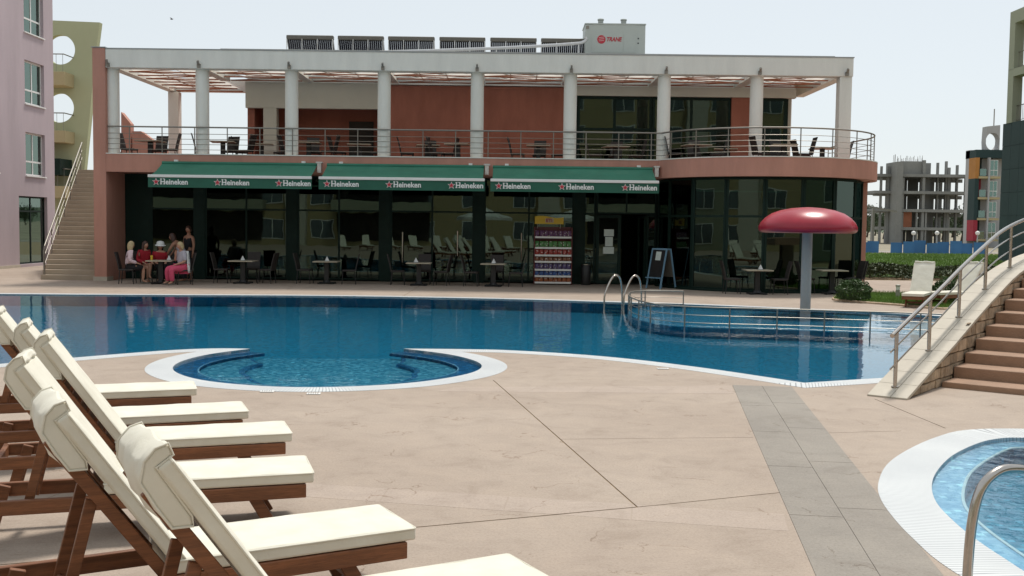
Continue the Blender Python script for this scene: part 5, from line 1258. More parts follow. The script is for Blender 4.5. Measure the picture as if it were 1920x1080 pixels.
# ------------------------------------------------------------------ tables and chairs
def make_table(label, group):
    t = thing('cafe_table', label, 'table', group=group)
    MB().box(-0.40, 0.40, -0.40, 0.40, 0.715, 0.75).build('table_top', 'tabletop', t, False, bevel=0.008)
    MB().box(-0.075, 0.075, -0.075, 0.075, 0.03, 0.714).build('pedestal', 'blackmetal', t, False, bevel=0.008)
    q = MB()
    for a in (R(45), R(135)): q.bar((-0.34 * math.cos(a), -0.34 * math.sin(a), 0.03), (0.34 * math.cos(a), 0.34 * math.sin(a), 0.03), 0.10, 0.05 if a < 1 else 0.046)
    q.lathe([(0.15, 0.05), (0.10, 0.12)], 10); q.build('foot', 'blackmetal', t, False)
    return t
def make_chair(label, group):
    t = thing('cafe_chair', label, 'chair', group=group)
    MB().box(-0.22, 0.22, -0.22, 0.22, 0.42, 0.475).build('seat', 'wicker', t, False, bevel=0.015)
    q = MB(); n = 5                                    # tall woven back, slightly reclined
    for i in range(n):
        z0 = 0.44 + 0.56 * i / n; z1 = 0.44 + 0.56 * (i + 1) / n; x0 = -0.20 - 0.13 * (i / n) ** 1.3; x1 = -0.20 - 0.13 * ((i + 1) / n) ** 1.3
        q.add([(x0, -0.21, z0), (x0, 0.21, z0), (x1, 0.21, z1), (x1, -0.21, z1), (x0 - 0.03, -0.21, z0), (x0 - 0.03, 0.21, z0), (x1 - 0.03, 0.21, z1), (x1 - 0.03, -0.21, z1)],
              [(0, 1, 2, 3), (7, 6, 5, 4), (0, 3, 7, 4), (1, 5, 6, 2)] + ([(0, 4, 5, 1)] if i == 0 else []) + ([(3, 2, 6, 7)] if i == n - 1 else []))
    q.build('backrest', 'wicker', t, False, smooth=True)
    for sx in (-1, 1):
        for sy in (-1, 1): MB().tube([(sx * 0.19, sy * 0.19, 0.43), (sx * 0.225, sy * 0.21, 0.0)], 0.014, 6).build('leg', 'blackmetal', t, False, smooth=True)
    return t
def make_napkins(label, group):
    t = thing('napkin_holder', label, 'napkin holder', group=group)
    MB().box(-0.07, 0.07, -0.05, 0.05, 0, 0.012).build('base', 'blackmetal', t, False)
    for s in (-1, 1): MB().add([(-0.07, s * 0.045, 0.012), (0.07, s * 0.045, 0.012), (0.0, s * 0.01, 0.16), (-0.07, s * 0.03, 0.012), (0.07, s * 0.03, 0.012), (0.0, 0, 0.15)], [(0, 1, 2), (3, 5, 4), (0, 3, 4, 1), (1, 4, 5, 2), (2, 5, 3, 0)]).build('napkin', 'whitecloth', t, False)
    return t
T0 = C0 = N0 = None
def table(x, y, z, rz, label, group):
    global T0
    if T0 is None: T0 = make_table(label, group); o = T0
    else: o = dup(T0, label=label, group=group)
    o.location = (x, y, z); o.rotation_euler = (0, 0, rz); return o
def chair(x, y, z, rz, label, group):
    global C0
    if C0 is None: C0 = make_chair(label, group); o = C0
    else: o = dup(C0, label=label, group=group)
    o.location = (x, y, z); o.rotation_euler = (0, 0, rz); return o
def napkins(x, y, z, rz, label):
    global N0
    if N0 is None: N0 = make_napkins(label, 'napkin holders on the tables'); o = N0
    else: o = dup(N0, label=label)
    o.location = (x, y, z); o.rotation_euler = (0, 0, rz)
rg_ = random.Random(11)
GT, GC = 'tables in front of the glass', 'chairs in front of the glass'
gt = [(455, 34.5, 'just right of the seated group'), (612, 34.9, 'left of the middle door handles'), (785, 34.6, 'between the door handles'), (925, 34.6, 'left of the snack rack'), (1420, 32.2, 'left of the mushroom fountain pole'), (1560, 32.7, 'behind the round bush')]
for px, Y, w in gt:
    X = (px - 960) / 2000 * Y
    table(X, Y, 0.0, rg_.uniform(-0.06, 0.06), 'pale-topped cafe table with black pedestal ' + w, GT)
    if px < 1500: napkins(X + rg_.uniform(-0.1, 0.1), Y - 0.1, 0.75, rg_.uniform(-0.4, 0.4), 'white napkin holder on the table ' + w)
    chair(X - 0.72, Y + rg_.uniform(0.0, 0.35), 0.0, rg_.uniform(-0.2, 0.2), 'dark chair at the left side of the table ' + w, GC)
    chair(X + 0.72, Y + rg_.uniform(0.0, 0.35), 0.0, math.pi + rg_.uniform(-0.25, 0.25), 'dark chair at the right side of the table ' + w, GC)
    if px in (455, 785, 925): chair(X + 0.1, Y + 0.75, 0.0, -math.pi / 2, 'dark chair behind the table ' + w, GC)
chair(10.9, 33.9, 0.0, R(200), 'dark chair by the terracotta corner behind the round bush', GC)
TT, TC = 'tables on the terrace', 'chairs on the terrace'
terr = [(283, 36.4, 'in the first gap between columns', 'lrb'), (418, 36.3, 'in the second gap, near its left column', 'lrb'), (490, 37.3, 'in the second gap, near the inner wall', 'lr'), (578, 36.3, 'in the third gap, near its left column', 'lrb'), (672, 36.9, 'in the third gap, near its right column', 'lr'),
        (800, 36.9, 'in the fourth gap near the red wall', 'lrb'), (856, 36.2, 'in the fourth gap at its right column', 'l'), (1006, 36.4, 'in the fifth gap', 'lrb'), (1150, 36.4, 'in the sixth gap', 'lrb'), (1300, 35.2, 'in the seventh gap on the curved balcony', 'lrb'), (1355, 36.9, 'in the seventh gap by the dark window', 'lr'), (1462, 34.7, 'in the last gap on the curved balcony', 'lrb'), (1535, 35.9, 'nearest the right corner column', 'lr')]
for px, Y, w, cs in terr:
    X = (px - 960) / 2000 * Y
    table(X, Y, ZF, rg_.uniform(-0.2, 0.2), 'pale-topped terrace table ' + w, TT)
    if 'l' in cs: chair(X - 0.70, Y + rg_.uniform(-0.15, 0.2), ZF, rg_.uniform(-0.25, 0.25), 'dark terrace chair left of the table ' + w, TC)
    if 'r' in cs: chair(X + 0.70, Y + rg_.uniform(-0.15, 0.2), ZF, math.pi + rg_.uniform(-0.25, 0.25), 'dark terrace chair right of the table ' + w, TC)
    if 'b' in cs: chair(X + 0.05, Y + 0.7, ZF, -math.pi / 2 + rg_.uniform(-0.3, 0.3), 'dark terrace chair behind the table ' + w, TC)

# ------------------------------------------------------------------ snack rack, bin, easel
ry = 36.05; x0, x1 = 0.73, 2.02
rk_ = thing('snack_rack', 'tall snack display rack with seven shelves and a yellow wavy sign', 'display rack', ((x0 + x1) / 2, ry, 0))
bx('back_panel', 'rackred', rk_, x0, x1, ry + 0.36, ry + 0.38, 0.06, 1.95)
for X in (x0, x1 - 0.03): bx('side_panel', 'rackred', rk_, X, X + 0.03, ry + 0.02, ry + 0.359, 0.0, 1.93)
shelf_px = [444, 464, 478, 490, 505, 517, 531]
rows = [('purple', (0.13, 0.05, 0.13)), ('green', (0.07, 0.22, 0.06)), ('red', (0.36, 0.05, 0.04)), ('brown', (0.25, 0.10, 0.05)), ('violet', (0.10, 0.07, 0.18)), ('blue', (0.05, 0.11, 0.32)), ('orange-red', (0.36, 0.11, 0.04))]
names = ['top', 'second', 'third', 'fourth', 'fifth', 'sixth', 'lowest']
def bag_mat(name, col):
    m, n, l, b = new_mat(name + '_snack_foil'); tc = n.new('ShaderNodeTexCoord'); v = n.new('ShaderNodeTexVoronoi'); v.inputs['Scale'].default_value = 14; oi = n.new('ShaderNodeObjectInfo'); va = n.new('ShaderNodeVectorMath'); va.operation = 'ADD'; l.new(tc.outputs['Object'], va.inputs[0]); l.new(oi.outputs['Location'], va.inputs[1]); l.new(va.outputs[0], v.inputs[0])
    r = ramp(n, [(0.0, (0.55, 0.50, 0.45)), (0.22, (0.55, 0.50, 0.45)), (0.32, col), (1.0, col)]); l.new(v.outputs['Distance'], r.inputs[0]); l.new(r.outputs[0], b.inputs['Base Color']); b.inputs['Roughness'].default_value = 0.35
    return m
for k, py in enumerate(shelf_px):
    z = max(0.09, ay(1035, py, ry).z)
    sh = bx('shelf', 'rackred', rk_, x0 + 0.031, x1 - 0.031, ry, ry + 0.355, z - 0.03, z - 0.002)
    bx('price_strip', 'white', rk_, x0 + 0.031, x1 - 0.031, ry - 0.02, ry - 0.002, z - 0.05, z + 0.012)
    cm = bag_mat(rows[k][0], rows[k][1]); me = None
    for i in range(8):
        X = x0 + 0.10 + i * (x1 - x0 - 0.2) / 7; h = 0.21 if k not in (3,) else 0.15
        if me is None:
            q = MB(); nu, nv = 6, 4
            vs = []
            for s in (-1, 1):
                for a in range(nu + 1):
                    for b_ in range(nv + 1):
                        u_, v_ = a / nu, b_ / nv; th = 0.035 * (1 - (2 * u_ - 1) ** 4) * (1 - (2 * v_ - 1) ** 2) + 0.002
                        vs.append(((v_ - 0.5) * 0.135, s * th, u_ * h))
            ii = lambda s, a, b_: s * (nu + 1) * (nv + 1) + a * (nv + 1) + b_
            fs = [(ii(s, a, b_), ii(s, a, b_ + 1), ii(s, a + 1, b_ + 1), ii(s, a + 1, b_)) for s in (0, 1) for a in range(nu) for b_ in range(nv)]
            fs += [(ii(0, a, e), ii(1, a, e), ii(1, a + 1, e), ii(0, a + 1, e)) for a in range(nu) for e in (0, nv)] + [(ii(0, e, b_), ii(1, e, b_), ii(1, e, b_ + 1), ii(0, e, b_ + 1)) for b_ in range(nv) for e in (0, nu)]
            o = q.add(vs, fs).build('snack_bag', cm, None, smooth=True); me = o.data
        else: o = bpy.data.objects.new('snack_bag', me); COL.objects.link(o)
        o.location = (X + rg_.uniform(-0.006, 0.006), ry + 0.07, z); o.rotation_euler = (R(-6), 0, rg_.uniform(-0.15, 0.15))
        tag(o, rows[k][0] + ' snack bag on the ' + names[k] + ' shelf of the snack rack', 'snack bag', rows[k][0] + ' bags on the ' + names[k] + ' shelf')
for px in (1008, 1051): X = ay(px, 425, ry).x; MB().tube([(X, ry + 0.2, 1.90), (X, ry + 0.2, 2.10)], 0.012, 6).build('sign_post', 'darksteel', rk_)
sx0, sx1 = ay(1003, 420, ry).x, ay(1057, 420, ry).x; zb = ay(1030, 420, ry).z; n = 16
top = [(sx0 + (sx1 - sx0) * i / n, zb + 0.24 + 0.035 * math.sin(i / n * 2 * math.pi * 0.9 + 0.3)) for i in range(n + 1)]
MB().wall([(sx0, zb)] + top + [(sx1, zb)], lambda u_, v_: (u_, ry + 0.18, v_), lambda u_, v_: (u_, ry + 0.215, v_)).build('sign', 'yellowp', rk_)
bx('sign_patch', 'tabletop', rk_, (sx0 + sx1) / 2 - 0.13, (sx0 + sx1) / 2 + 0.15, ry + 0.170, ry + 0.178, zb + 0.05, zb + 0.19)
text('lettering', 'ETi', 0.15, ((sx0 + sx1) / 2 - 0.10, ry + 0.166, zb + 0.07), (R(90), 0, 0), 'crimson', rk_, bold=0.004, width=0.2)
bn = thing('litter_bin', 'black cylindrical bin with pale rim beside the snack rack', 'bin', (2.50, 36.15, 0))
MB().lathe([(0.15, 0.0), (0.16, 0.02), (0.165, 0.66), (0.15, 0.68)], 18, (2.50, 36.15, 0.003)).build('body', 'blackmetal', bn, smooth=True)
MB().lathe([(0.14, 0.681), (0.165, 0.685), (0.165, 0.70), (0.12, 0.705)], 18, (2.50, 36.15, 0.003)).build('rim', 'steel', bn, smooth=True)
ez = thing('easel_board', 'blue framed A-shaped menu easel leaning open by the entrance', 'easel', (4.85, 34.7, 0), R(35))
for s in (-1, 1):
    lean = lambda z: s * (0.34 - 0.26 * z / 1.3)
    for y in (-0.33, 0.33): MB().bar((lean(0.0), y, 0.0), (lean(1.3), y, 1.3), 0.045, 0.035).build('leg', 'blueeasel', ez, False)
    MB().bar((lean(1.28), -0.3, 1.28), (lean(1.28), 0.3, 1.28), 0.035, 0.05).build('rail', 'blueeasel', ez, False)
    bo = MB().add([(lean(0.38), -0.30, 0.38), (lean(0.38), 0.30, 0.38), (lean(1.25), 0.30, 1.25), (lean(1.25), -0.30, 1.25), (lean(0.38) - s * 0.015, -0.30, 0.38), (lean(0.38) - s * 0.015, 0.30, 0.38), (lean(1.25) - s * 0.015, 0.30, 1.25), (lean(1.25) - s * 0.015, -0.30, 1.25)], [(0, 1, 2, 3), (7, 6, 5, 4), (0, 4, 5, 1), (1, 5, 6, 2), (2, 6, 7, 3), (3, 7, 4, 0)]).build('board', 'blackmetal' if s < 0 else 'manifold', ez, False)
MB().box(-0.42, -0.26, -0.3, 0.3, 0.34, 0.37).build('ledge', 'blueeasel', ez, False)
MB().add([(-0.168, -0.12, 0.92), (-0.168, 0.12, 0.92), (-0.112, 0.12, 1.2), (-0.112, -0.12, 1.2), (-0.163, -0.12, 0.92), (-0.163, 0.12, 0.92), (-0.107, 0.12, 1.2), (-0.107, -0.12, 1.2)], [(0, 1, 2, 3), (7, 6, 5, 4), (0, 4, 5, 1), (1, 5, 6, 2), (2, 6, 7, 3), (3, 7, 4, 0)]).build('sheet', 'paper', ez, False)

# ------------------------------------------------------------------ plants
def leaves(mb, pts, size, rnd):
    for p in pts:
        a = Vector((rnd.gauss(0, 1), rnd.gauss(0, 1), rnd.gauss(0, 1))).normalized(); b = a.cross(Vector((rnd.gauss(0, 1), rnd.gauss(0, 1), rnd.gauss(0, 1)))).normalized()
        s = size * rnd.uniform(0.6, 1.3); p = Vector(p); mb.add([p - a * s, p + b * s * 0.45, p + a * s, p - b * s * 0.45], [(0, 1, 2, 3)])
    return mb
rl_ = random.Random(21)
for k, (px, py, w, h, lab) in enumerate(((1600, 566, 0.47, 0.56, 'round clipped green bush between the restaurant corner and the pool'), (1778, 566, 0.42, 0.60, 'dark green bush seen through the stair handrail'))):
    c = gp(px, py); t = thing('bush', lab, 'bush', (c.x, c.y, 0.03), group='bushes by the pool')
    pts = []
    for i in range(3800):
        v = Vector((rl_.gauss(0, 1), rl_.gauss(0, 1), rl_.gauss(0, 1))).normalized() * rl_.uniform(0.72, 1.05) ** 0.6
        r_ = 1 + 0.10 * math.sin(v.x * 7 + k) * math.sin(v.y * 6) + 0.08 * math.sin(v.z * 9)
        pts.append((v.x * w * r_, v.y * w * r_, h * 0.5 + v.z * h * 0.52 * r_))
    leaves(MB(), [p for p in pts if p[2] > 0], 0.035, rl_).build('foliage', 'leaf', t, False)
    q = MB()
    for i in range(5): a = i * 1.26; q.tube([(0.03 * math.cos(a), 0.03 * math.sin(a), -0.02), (0.2 * math.cos(a), 0.2 * math.sin(a), h * 0.55)], [0.015, 0.006], 5)
    q.build('stem', 'bark', t, False)
def scatter_poly(poly, n, rnd):
    xs_ = [p[0] for p in poly]; ys_ = [p[1] for p in poly]; out = []
    while len(out) < n:
        p = (rnd.uniform(min(xs_), max(xs_)), rnd.uniform(min(ys_), max(ys_)))
        if inside(p, poly): out.append(p)
    return out
def blades(mb, pts, h, w, z0, rnd):
    for (x, y) in pts:
        a = rnd.uniform(0, 6.28); hh = h * rnd.uniform(0.5, 1.2); dx, dy = math.cos(a) * w, math.sin(a) * w; lx, ly = rnd.gauss(0, 0.3) * hh, rnd.gauss(0, 0.3) * hh
        mb.add([(x - dx, y - dy, z0), (x + dx, y + dy, z0), (x + lx, y + ly, z0 + hh)], [(0, 1, 2)])
    return mb
MT['grass'] = M('grass_blade', (0.15, 0.25, 0.04), 0.7, 0.35, 0.35)
tag(blades(MB(), scatter_poly([(12.8, 46), (34, 44), (50, 60), (46, 89), (12.8, 89)], 45000, rl_), 0.16, 0.03, 0.01, rl_).build('lawn_grass', 'grass'), 'bright green lawn grass beyond the restaurant', 'grass', kind='stuff')
tag(blades(MB(), scatter_poly(bed_pts, 9000, rl_), 0.10, 0.008, 0.025, rl_).build('bed_grass', 'grass'), 'short grass in the kerbed bed around the round bush', 'grass', kind='stuff')
pts = []
for (x, y) in scatter_poly([(12.6, 42.6), (30, 42.3), (30, 46), (12.6, 46)], 26000, rl_):
    hgt = 0.40 + 0.12 * math.sin(x * 1.7) * math.sin(y * 1.3) + 0.12 * math.sin(x * 4.1 + y * 2.7); e = min(1, (y - 42.2) / 0.7, (46.3 - y) / 0.8)
    pts.append((x, y, max(0.03, hgt * e * rl_.uniform(0.45, 1.02) ** 0.5)))
tag(leaves(MB(), pts, 0.085, rl_).build('ground_cover', 'leaf2'), 'dense low shrubs along the edge of the lawn', 'shrubs', kind='stuff')
def tree(x, y, h, w, label):
    t = thing('tree', label, 'tree', (x, y, -0.04), group='far trees on the horizon')
    q = MB().tube([(0, 0, 0), (0.05 * h, 0, h * 0.35), (0.02 * h, 0.03 * h, h * 0.7)], [0.05 * h, 0.035 * h, 0.012 * h], 7)
    for i in range(5): a = i * 1.3; q.tube([(0.04 * h, 0, h * (0.3 + 0.06 * i)), (w * 0.55 * math.cos(a), w * 0.55 * math.sin(a), h * (0.5 + 0.07 * i))], [0.02 * h, 0.006 * h], 5)
    q.build('trunk', 'bark', t, False, smooth=True)
    pts = []
    for c in range(14):
        a = rl_.uniform(0, 6.28); rr_ = w * 0.6 * math.sqrt(rl_.random()); c0 = Vector((rr_ * math.cos(a), rr_ * math.sin(a), h * rl_.uniform(0.35, 0.9)))
        for i in range(110): pts.append(tuple(c0 + Vector((rl_.gauss(0, 1), rl_.gauss(0, 1), rl_.gauss(0, 0.8))) * w * 0.19))
    leaves(MB(), pts, 0.045 * h, rl_).build('crown', 'farleaf', t, False)
wheres = ['right beside the restaurant corner', 'left of the sloping pole beam', 'behind the sloping pole beam', 'left of the concrete shear wall', 'seen through the lower floors of the shell, leftmost', 'seen under the shell beside the first lamp', 'seen under the middle of the shell', 'seen under the shell beside the second lamp', 'seen under the right part of the shell', 'seen at the right end of the shell', 'left of the crimson panel', 'behind the crimson panel']
for k, px in enumerate((1614, 1626, 1641, 1658, 1690, 1712, 1732, 1750, 1768, 1786, 1804, 1820)):
    Y = 190 + 40 * ((k * 7) % 5); v = ay(px, 430, Y); tree(v.x, Y, rl_.uniform(4.5, 7.0), rl_.uniform(3.5, 5.0), 'distant dull green tree ' + wheres[k])
struct(MB().add([(-900, 900, -1), (900, 700, -1), (1500, 1500, -1), (-900, 1700, -1), (-700, 1100, 8), (700, 950, 14), (1100, 1300, 10), (-600, 1400, 6)], [(0, 1, 5, 4), (1, 2, 6, 5), (2, 3, 7, 6), (3, 0, 4, 7), (4, 5, 6, 7)]).build('hills', 'farleaf'))
for k, (px, py, h, lab) in enumerate(((1683, 560, 0.42, 'short bollard light in the planting bed left of the white lounger'), (1631, 521, 0.45, 'short bollard light at the edge of the shrubs'))):
    c = gp(px, py); t = thing('bollard_light', lab, 'bollard', (c.x, c.y, 0.0), group='bollard lights')
    MB().lathe([(0.06, 0.0), (0.06, h * 0.62)], 12).build('post', 'bollard', t, False, smooth=True)
    MB().lathe([(0.055, h * 0.62 + 0.002), (0.055, h * 0.85)], 12).build('lens', 'globe', t, False, smooth=True)
    MB().lathe([(0.07, h * 0.85 + 0.002), (0.07, h * 0.95), (0.02, h)], 12).build('cap', 'bollard', t, False, smooth=True)
# a bird
c = ay(322, 36, 60); bd_ = thing('bird', 'tiny dark bird in the sky above the outside stair', 'bird', tuple(c))
bd_.scale = (0.5, 0.5, 0.5)
prof = [(0.002, -0.22), (0.03, -0.16), (0.06, -0.05), (0.055, 0.06), (0.035, 0.13), (0.038, 0.17), (0.012, 0.21), (0.002, 0.24)]
o = MB().lathe(prof, 10).build('body', 'blackmetal', bd_, False, smooth=True); o.rotation_euler = (R(90), 0, R(70))
for s in (-1, 1): MB().add([(0.06, s * 0.03, 0.02), (-0.08, s * 0.03, 0.02), (-0.09, s * 0.25, 0.10), (0.02, s * 0.28, 0.12), (-0.12, s * 0.48, 0.06), (0.06, s * 0.03, 0.03), (-0.08, s * 0.03, 0.03), (-0.09, s * 0.25, 0.11), (0.02, s * 0.28, 0.13), (-0.12, s * 0.48, 0.065)], [(0, 1, 2, 3), (3, 2, 4), (8, 7, 6, 5), (9, 7, 8), (0, 3, 8, 5), (3, 4, 9, 8), (4, 2, 7, 9), (2, 1, 6, 7), (1, 0, 5, 6)]).build('wing', 'blackmetal', bd_, False)

# ------------------------------------------------------------------ people
def skin_mesh(verts, edges, root, sub=2):
    names_ = list(verts); me = bpy.data.meshes.new('tmp'); me.from_pydata([verts[k][0] for k in names_], [(names_.index(a), names_.index(b)) for a, b in edges], [])
    o = bpy.data.objects.new('tmp', me); COL.objects.link(o)
    o.modifiers.new('s', 'SKIN'); sv = me.skin_vertices[0].data
    for i, k in enumerate(names_):
        r_ = verts[k][1]; sv[i].radius = (r_, r_) if not isinstance(r_, tuple) else r_; sv[i].use_root = (k == root)
    m2 = o.modifiers.new('u', 'SUBSURF'); m2.levels = sub; m2.render_levels = sub
    out = bpy.data.meshes.new_from_object(o.evaluated_get(bpy.context.evaluated_depsgraph_get()))
    bpy.data.objects.remove(o); bpy.data.meshes.remove(me)
    return out
def head_geo(mb, c, yaw, pitch=0.0, s=1.0):
    rot = Matrix.Rotation(yaw, 3, 'Z') @ Matrix.Rotation(pitch, 3, 'Y'); n, m = 14, 12; vs = []; fs = []
    for i in range(m + 1):
        th = math.pi * i / m
        for k in range(n):
            ph = 2 * math.pi * k / n; x = math.sin(th) * math.cos(ph); y = math.sin(th) * math.sin(ph); z = math.cos(th)
            jaw = 1 - 0.25 * max(0, -z) ** 1.5; p = Vector((x * 0.098 * jaw, y * 0.078 * jaw, z * 0.122))
            if x > 0.85 and -0.35 < z < 0.15: p.x += 0.022 * (1 - abs(z + 0.1) / 0.3 if abs(z + 0.1) < 0.3 else 0)   # nose
            if abs(y) > 0.93 and abs(z) < 0.35: p.y *= 1.12                                                             # ears
            vs.append(Vector(c) + rot @ (p * s))
        
    for i in range(m):
        for k in range(n): fs.append((i * n + k, i * n + (k + 1) % n, (i + 1) * n + (k + 1) % n, (i + 1) * n + k))
    mb.add(vs, fs); return rot
def person(label, loc, rz, J, skin, hair, clothes, head_yaw=0.0, head_pitch=0.0, hat=None, hairlen=0.1):
    """J: joints (x forward, y left, z up) with radii; clothes: (name, material, joint list, grow)"""
    t = thing('person', label, 'person', loc, rz, 'people at the corner table')
    E2 = [('pel', 'wai'), ('wai', 'che'), ('che', 'nek'), ('nek', 'hed')]
    for s in 'LR': E2 += [('che', 'sh' + s), ('sh' + s, 'el' + s), ('el' + s, 'wr' + s), ('wr' + s, 'pa' + s), ('pel', 'hp' + s), ('hp' + s, 'kn' + s), ('kn' + s, 'an' + s), ('an' + s, 'to' + s)]
    V_ = dict(J)
    for s in 'LR':
        w = Vector(V_['wr' + s][0]); e = Vector(V_['el' + s][0]); d = (w - e).normalized(); sd_ = d.cross(Vector((0, 0, 1)))
        sd_ = sd_.normalized() if sd_.length > 0.1 else Vector((0, 1, 0))
        V_['pa' + s] = (tuple(w + d * 0.075), (0.036, 0.02)); pa = w + d * 0.075
        for q_ in range(4):
            o_ = (q_ - 1.5) * 0.018; ln_ = (0.065, 0.078, 0.074, 0.058)[q_]
            k1, k2 = 'f%d%s' % (q_, s), 'g%d%s' % (q_, s); V_[k1] = (tuple(pa + d * 0.03 + sd_ * o_), 0.009); V_[k2] = (tuple(pa + d * ln_ + sd_ * o_ * 1.2 + Vector((0, 0, -0.015))), 0.007)
            E2 += [('pa' + s, k1), (k1, k2)]
        V_['t' + s] = (tuple(w + d * 0.06 + sd_ * 0.045 + Vector((0, 0, -0.005))), 0.009); E2 += [('wr' + s, 't' + s)]
    me = skin_mesh(V_, E2, 'pel', 1)
    mb = MB(); mb.add([v.co for v in me.vertices], [tuple(p.vertices) for p in me.polygons]); bpy.data.meshes.remove(me)
    hc = Vector(J['hed'][0]) + Vector((0.02 * math.cos(head_yaw), 0.02 * math.sin(head_yaw), 0.06)); rot = head_geo(mb, hc, head_yaw, head_pitch)
    body = mb.build('body', skin, t, False, smooth=True)
    for s in (-1, 1):
        p = hc + rot @ Vector((0.086, s * 0.03, 0.012)); MB().lathe([(0.001, -0.008), (0.010, -0.005), (0.012, 0), (0.010, 0.005), (0.001, 0.008)], 8, tuple(p)).build('eye', 'blackmetal', t, False)
    p0 = hc + rot @ Vector((0.086, -0.022, -0.062)); p1 = hc + rot @ Vector((0.086, 0.022, -0.062)); MB().tube([p0, (p0 + p1) / 2 + rot @ Vector((0.005, 0, 0)), p1], 0.006, 6).build('mouth', 'redcloth', t, False)
    # hair: cap over the skull, falling behind
    vs = []; fs = []; n, m = 16, 9
    for i in range(m + 1):
        for k in range(n):
            ph = 2 * math.pi * k / n; front = max(0.0, math.cos(ph)); lim = math.pi * (0.66 - 0.33 * front ** 0.7); th = lim * i / m
            x, y, z = math.sin(th) * math.cos(ph), math.sin(th) * math.sin(ph), math.cos(th); wv = 1 + 0.04 * math.sin(k * 2.7 + i * 1.3)
            p = Vector((x * 0.112 * wv, y * 0.094 * wv, z * 0.138))
            if i >= m - 2 and front < 0.3: p.z -= hairlen * (i - m + 3) / 3 * (1 - front); p.x -= 0.01
            vs.append(hc + rot @ p)
    for i in range(m):
        for k in range(n): fs.append((i * n + k, i * n + (k + 1) % n, (i + 1) * n + (k + 1) % n, (i + 1) * n + k))
    h_ = MB().add(vs, fs).build('hair', hair, t, False, smooth=True); sol = h_.modifiers.new('t', 'SOLIDIFY'); sol.thickness = 0.015
    if hat:
        o = MB().lathe([(0.125, -0.01), (0.165, -0.03), (0.168, -0.025), (0.122, 0.0), (0.12, 0.05), (0.095, 0.095), (0.04, 0.115), (0.001, 0.12)], 18).build('hat', hat, t, False, smooth=True); o.location = hc + Vector((0, 0, 0.055)); o.rotation_euler = (0, 0.15, head_yaw)
    allE = E2
    for (nm, mat, js, grow) in clothes:
        Vc = {}
        for k in js:
            r_ = V_[k][1]; Vc[k] = (V_[k][0], (r_[0] + grow, r_[1] + grow) if isinstance(r_, tuple) else r_ + grow)
        Ec = [(a, b) for a, b in allE if a in Vc and b in Vc]; root = 'pel' if 'pel' in Vc else js[0]
        link(nm, skin_mesh(Vc, Ec, root, 2), mat, t, False, smooth=True).data.materials[0] = MT[mat]
    for s in 'LR':
        a = Vector(J['an' + s][0]); b = Vector(J['to' + s][0]); d = (b - a); d.z = 0; d.normalize(); base = Vector((a.x, a.y, min(a.z, b.z) - 0.035))
        sdv = Vector((-d.y, d.x, 0)); q = MB(); top = []; 
        for (f_, w_) in ((-0.07, 0.03), (0.0, 0.042), (0.12, 0.046), (0.19, 0.03)):
            top += [base + d * f_ + sdv * w_, base + d * f_ - sdv * w_]
        vs = [tuple(p) for p in top] + [tuple(p + Vector((0, 0, 0.03))) for p in top]
        fs = []
        for i in range(3): fs += [(2 * i, 2 * i + 1, 2 * i + 3, 2 * i + 2), (8 + 2 * i, 8 + 2 * i + 2, 8 + 2 * i + 3, 8 + 2 * i + 1), (2 * i, 2 * i + 2, 8 + 2 * i + 2, 8 + 2 * i), (2 * i + 1, 8 + 2 * i + 1, 8 + 2 * i + 3, 2 * i + 3)]
        fs += [(0, 8, 9, 1), (6, 7, 15, 14)]
        q.add(vs, fs).build('shoe', 'manifold', t, False)
    return t
def seated(lean=0.0, armL=None, armR=None, kn=0.45, an=0.42, cross=False, sp=0.10, big=1.0):
    sx = -math.sin(lean)
    def up(d, y=0.0): return (-math.sin(-lean) * d, y, 0.54 + math.cos(lean) * d)
    J = {'pel': (up(0), (0.15 * big, 0.12 * big)), 'wai': (up(0.20), (0.135 * big, 0.105 * big)), 'che': (up(0.40), (0.145 * big, 0.11 * big)), 'nek': (up(0.53), 0.055), 'hed': (up(0.62), 0.055)}
    for s, k in (('L', 1), ('R', -1)):
        J['sh' + s] = (up(0.465, 0.165 * k), 0.058 * big)
        a = (armL if s == 'L' else armR) or (up(0.20, 0.22 * k), (up(0.20)[0] + 0.22, 0.16 * k, 0.66))
        J['el' + s] = (a[0], 0.042 * big); J['wr' + s] = (a[1], 0.029)
        J['hp' + s] = ((0.04, 0.085 * k, 0.52), 0.095 * big); J['kn' + s] = ((kn, sp * k, 0.51), 0.066 * big); J['an' + s] = ((an, sp * k, 0.10), 0.04); J['to' + s] = ((an + 0.14, sp * k * 1.2, 0.05), 0.03)
    if cross: J['knL'] = ((kn, -0.01, 0.60), 0.064); J['anL'] = ((kn + 0.12, -0.14, 0.24), 0.038); J['toL'] = ((kn + 0.24, -0.16, 0.17), 0.028)
    return J
def standing(h=1.0, lean=0.0, arms=None):
    def up(d, y=0.0): return (math.sin(lean) * d, y, (0.95 + math.cos(lean) * d) * h)
    J = {'pel': ((0, 0, 0.95 * h), (0.15, 0.11)), 'wai': (up(0.18), (0.135, 0.10)), 'che': (up(0.40), (0.165, 0.115)), 'nek': (up(0.55), 0.055), 'hed': (up(0.64), 0.055)}
    for s, k in (('L', 1), ('R', -1)):
        J['sh' + s] = (up(0.475, 0.19 * k), 0.062); e = up(0.20, 0.25 * k); J['el' + s] = (e, 0.044); J['wr' + s] = ((e[0] + 0.05, 0.25 * k, e[2] - 0.26), 0.03)
        if arms and s in arms: J['el' + s] = (arms[s][0], 0.042); J['wr' + s] = (arms[s][1], 0.03)
        J['hp' + s] = ((0, 0.095 * k, 0.90 * h), 0.10); J['kn' + s] = ((0.03, 0.11 * k, 0.50 * h), 0.065); J['an' + s] = ((0, 0.115 * k, 0.09), 0.042); J['to' + s] = ((0.15, 0.135 * k, 0.045), 0.032)
    return J
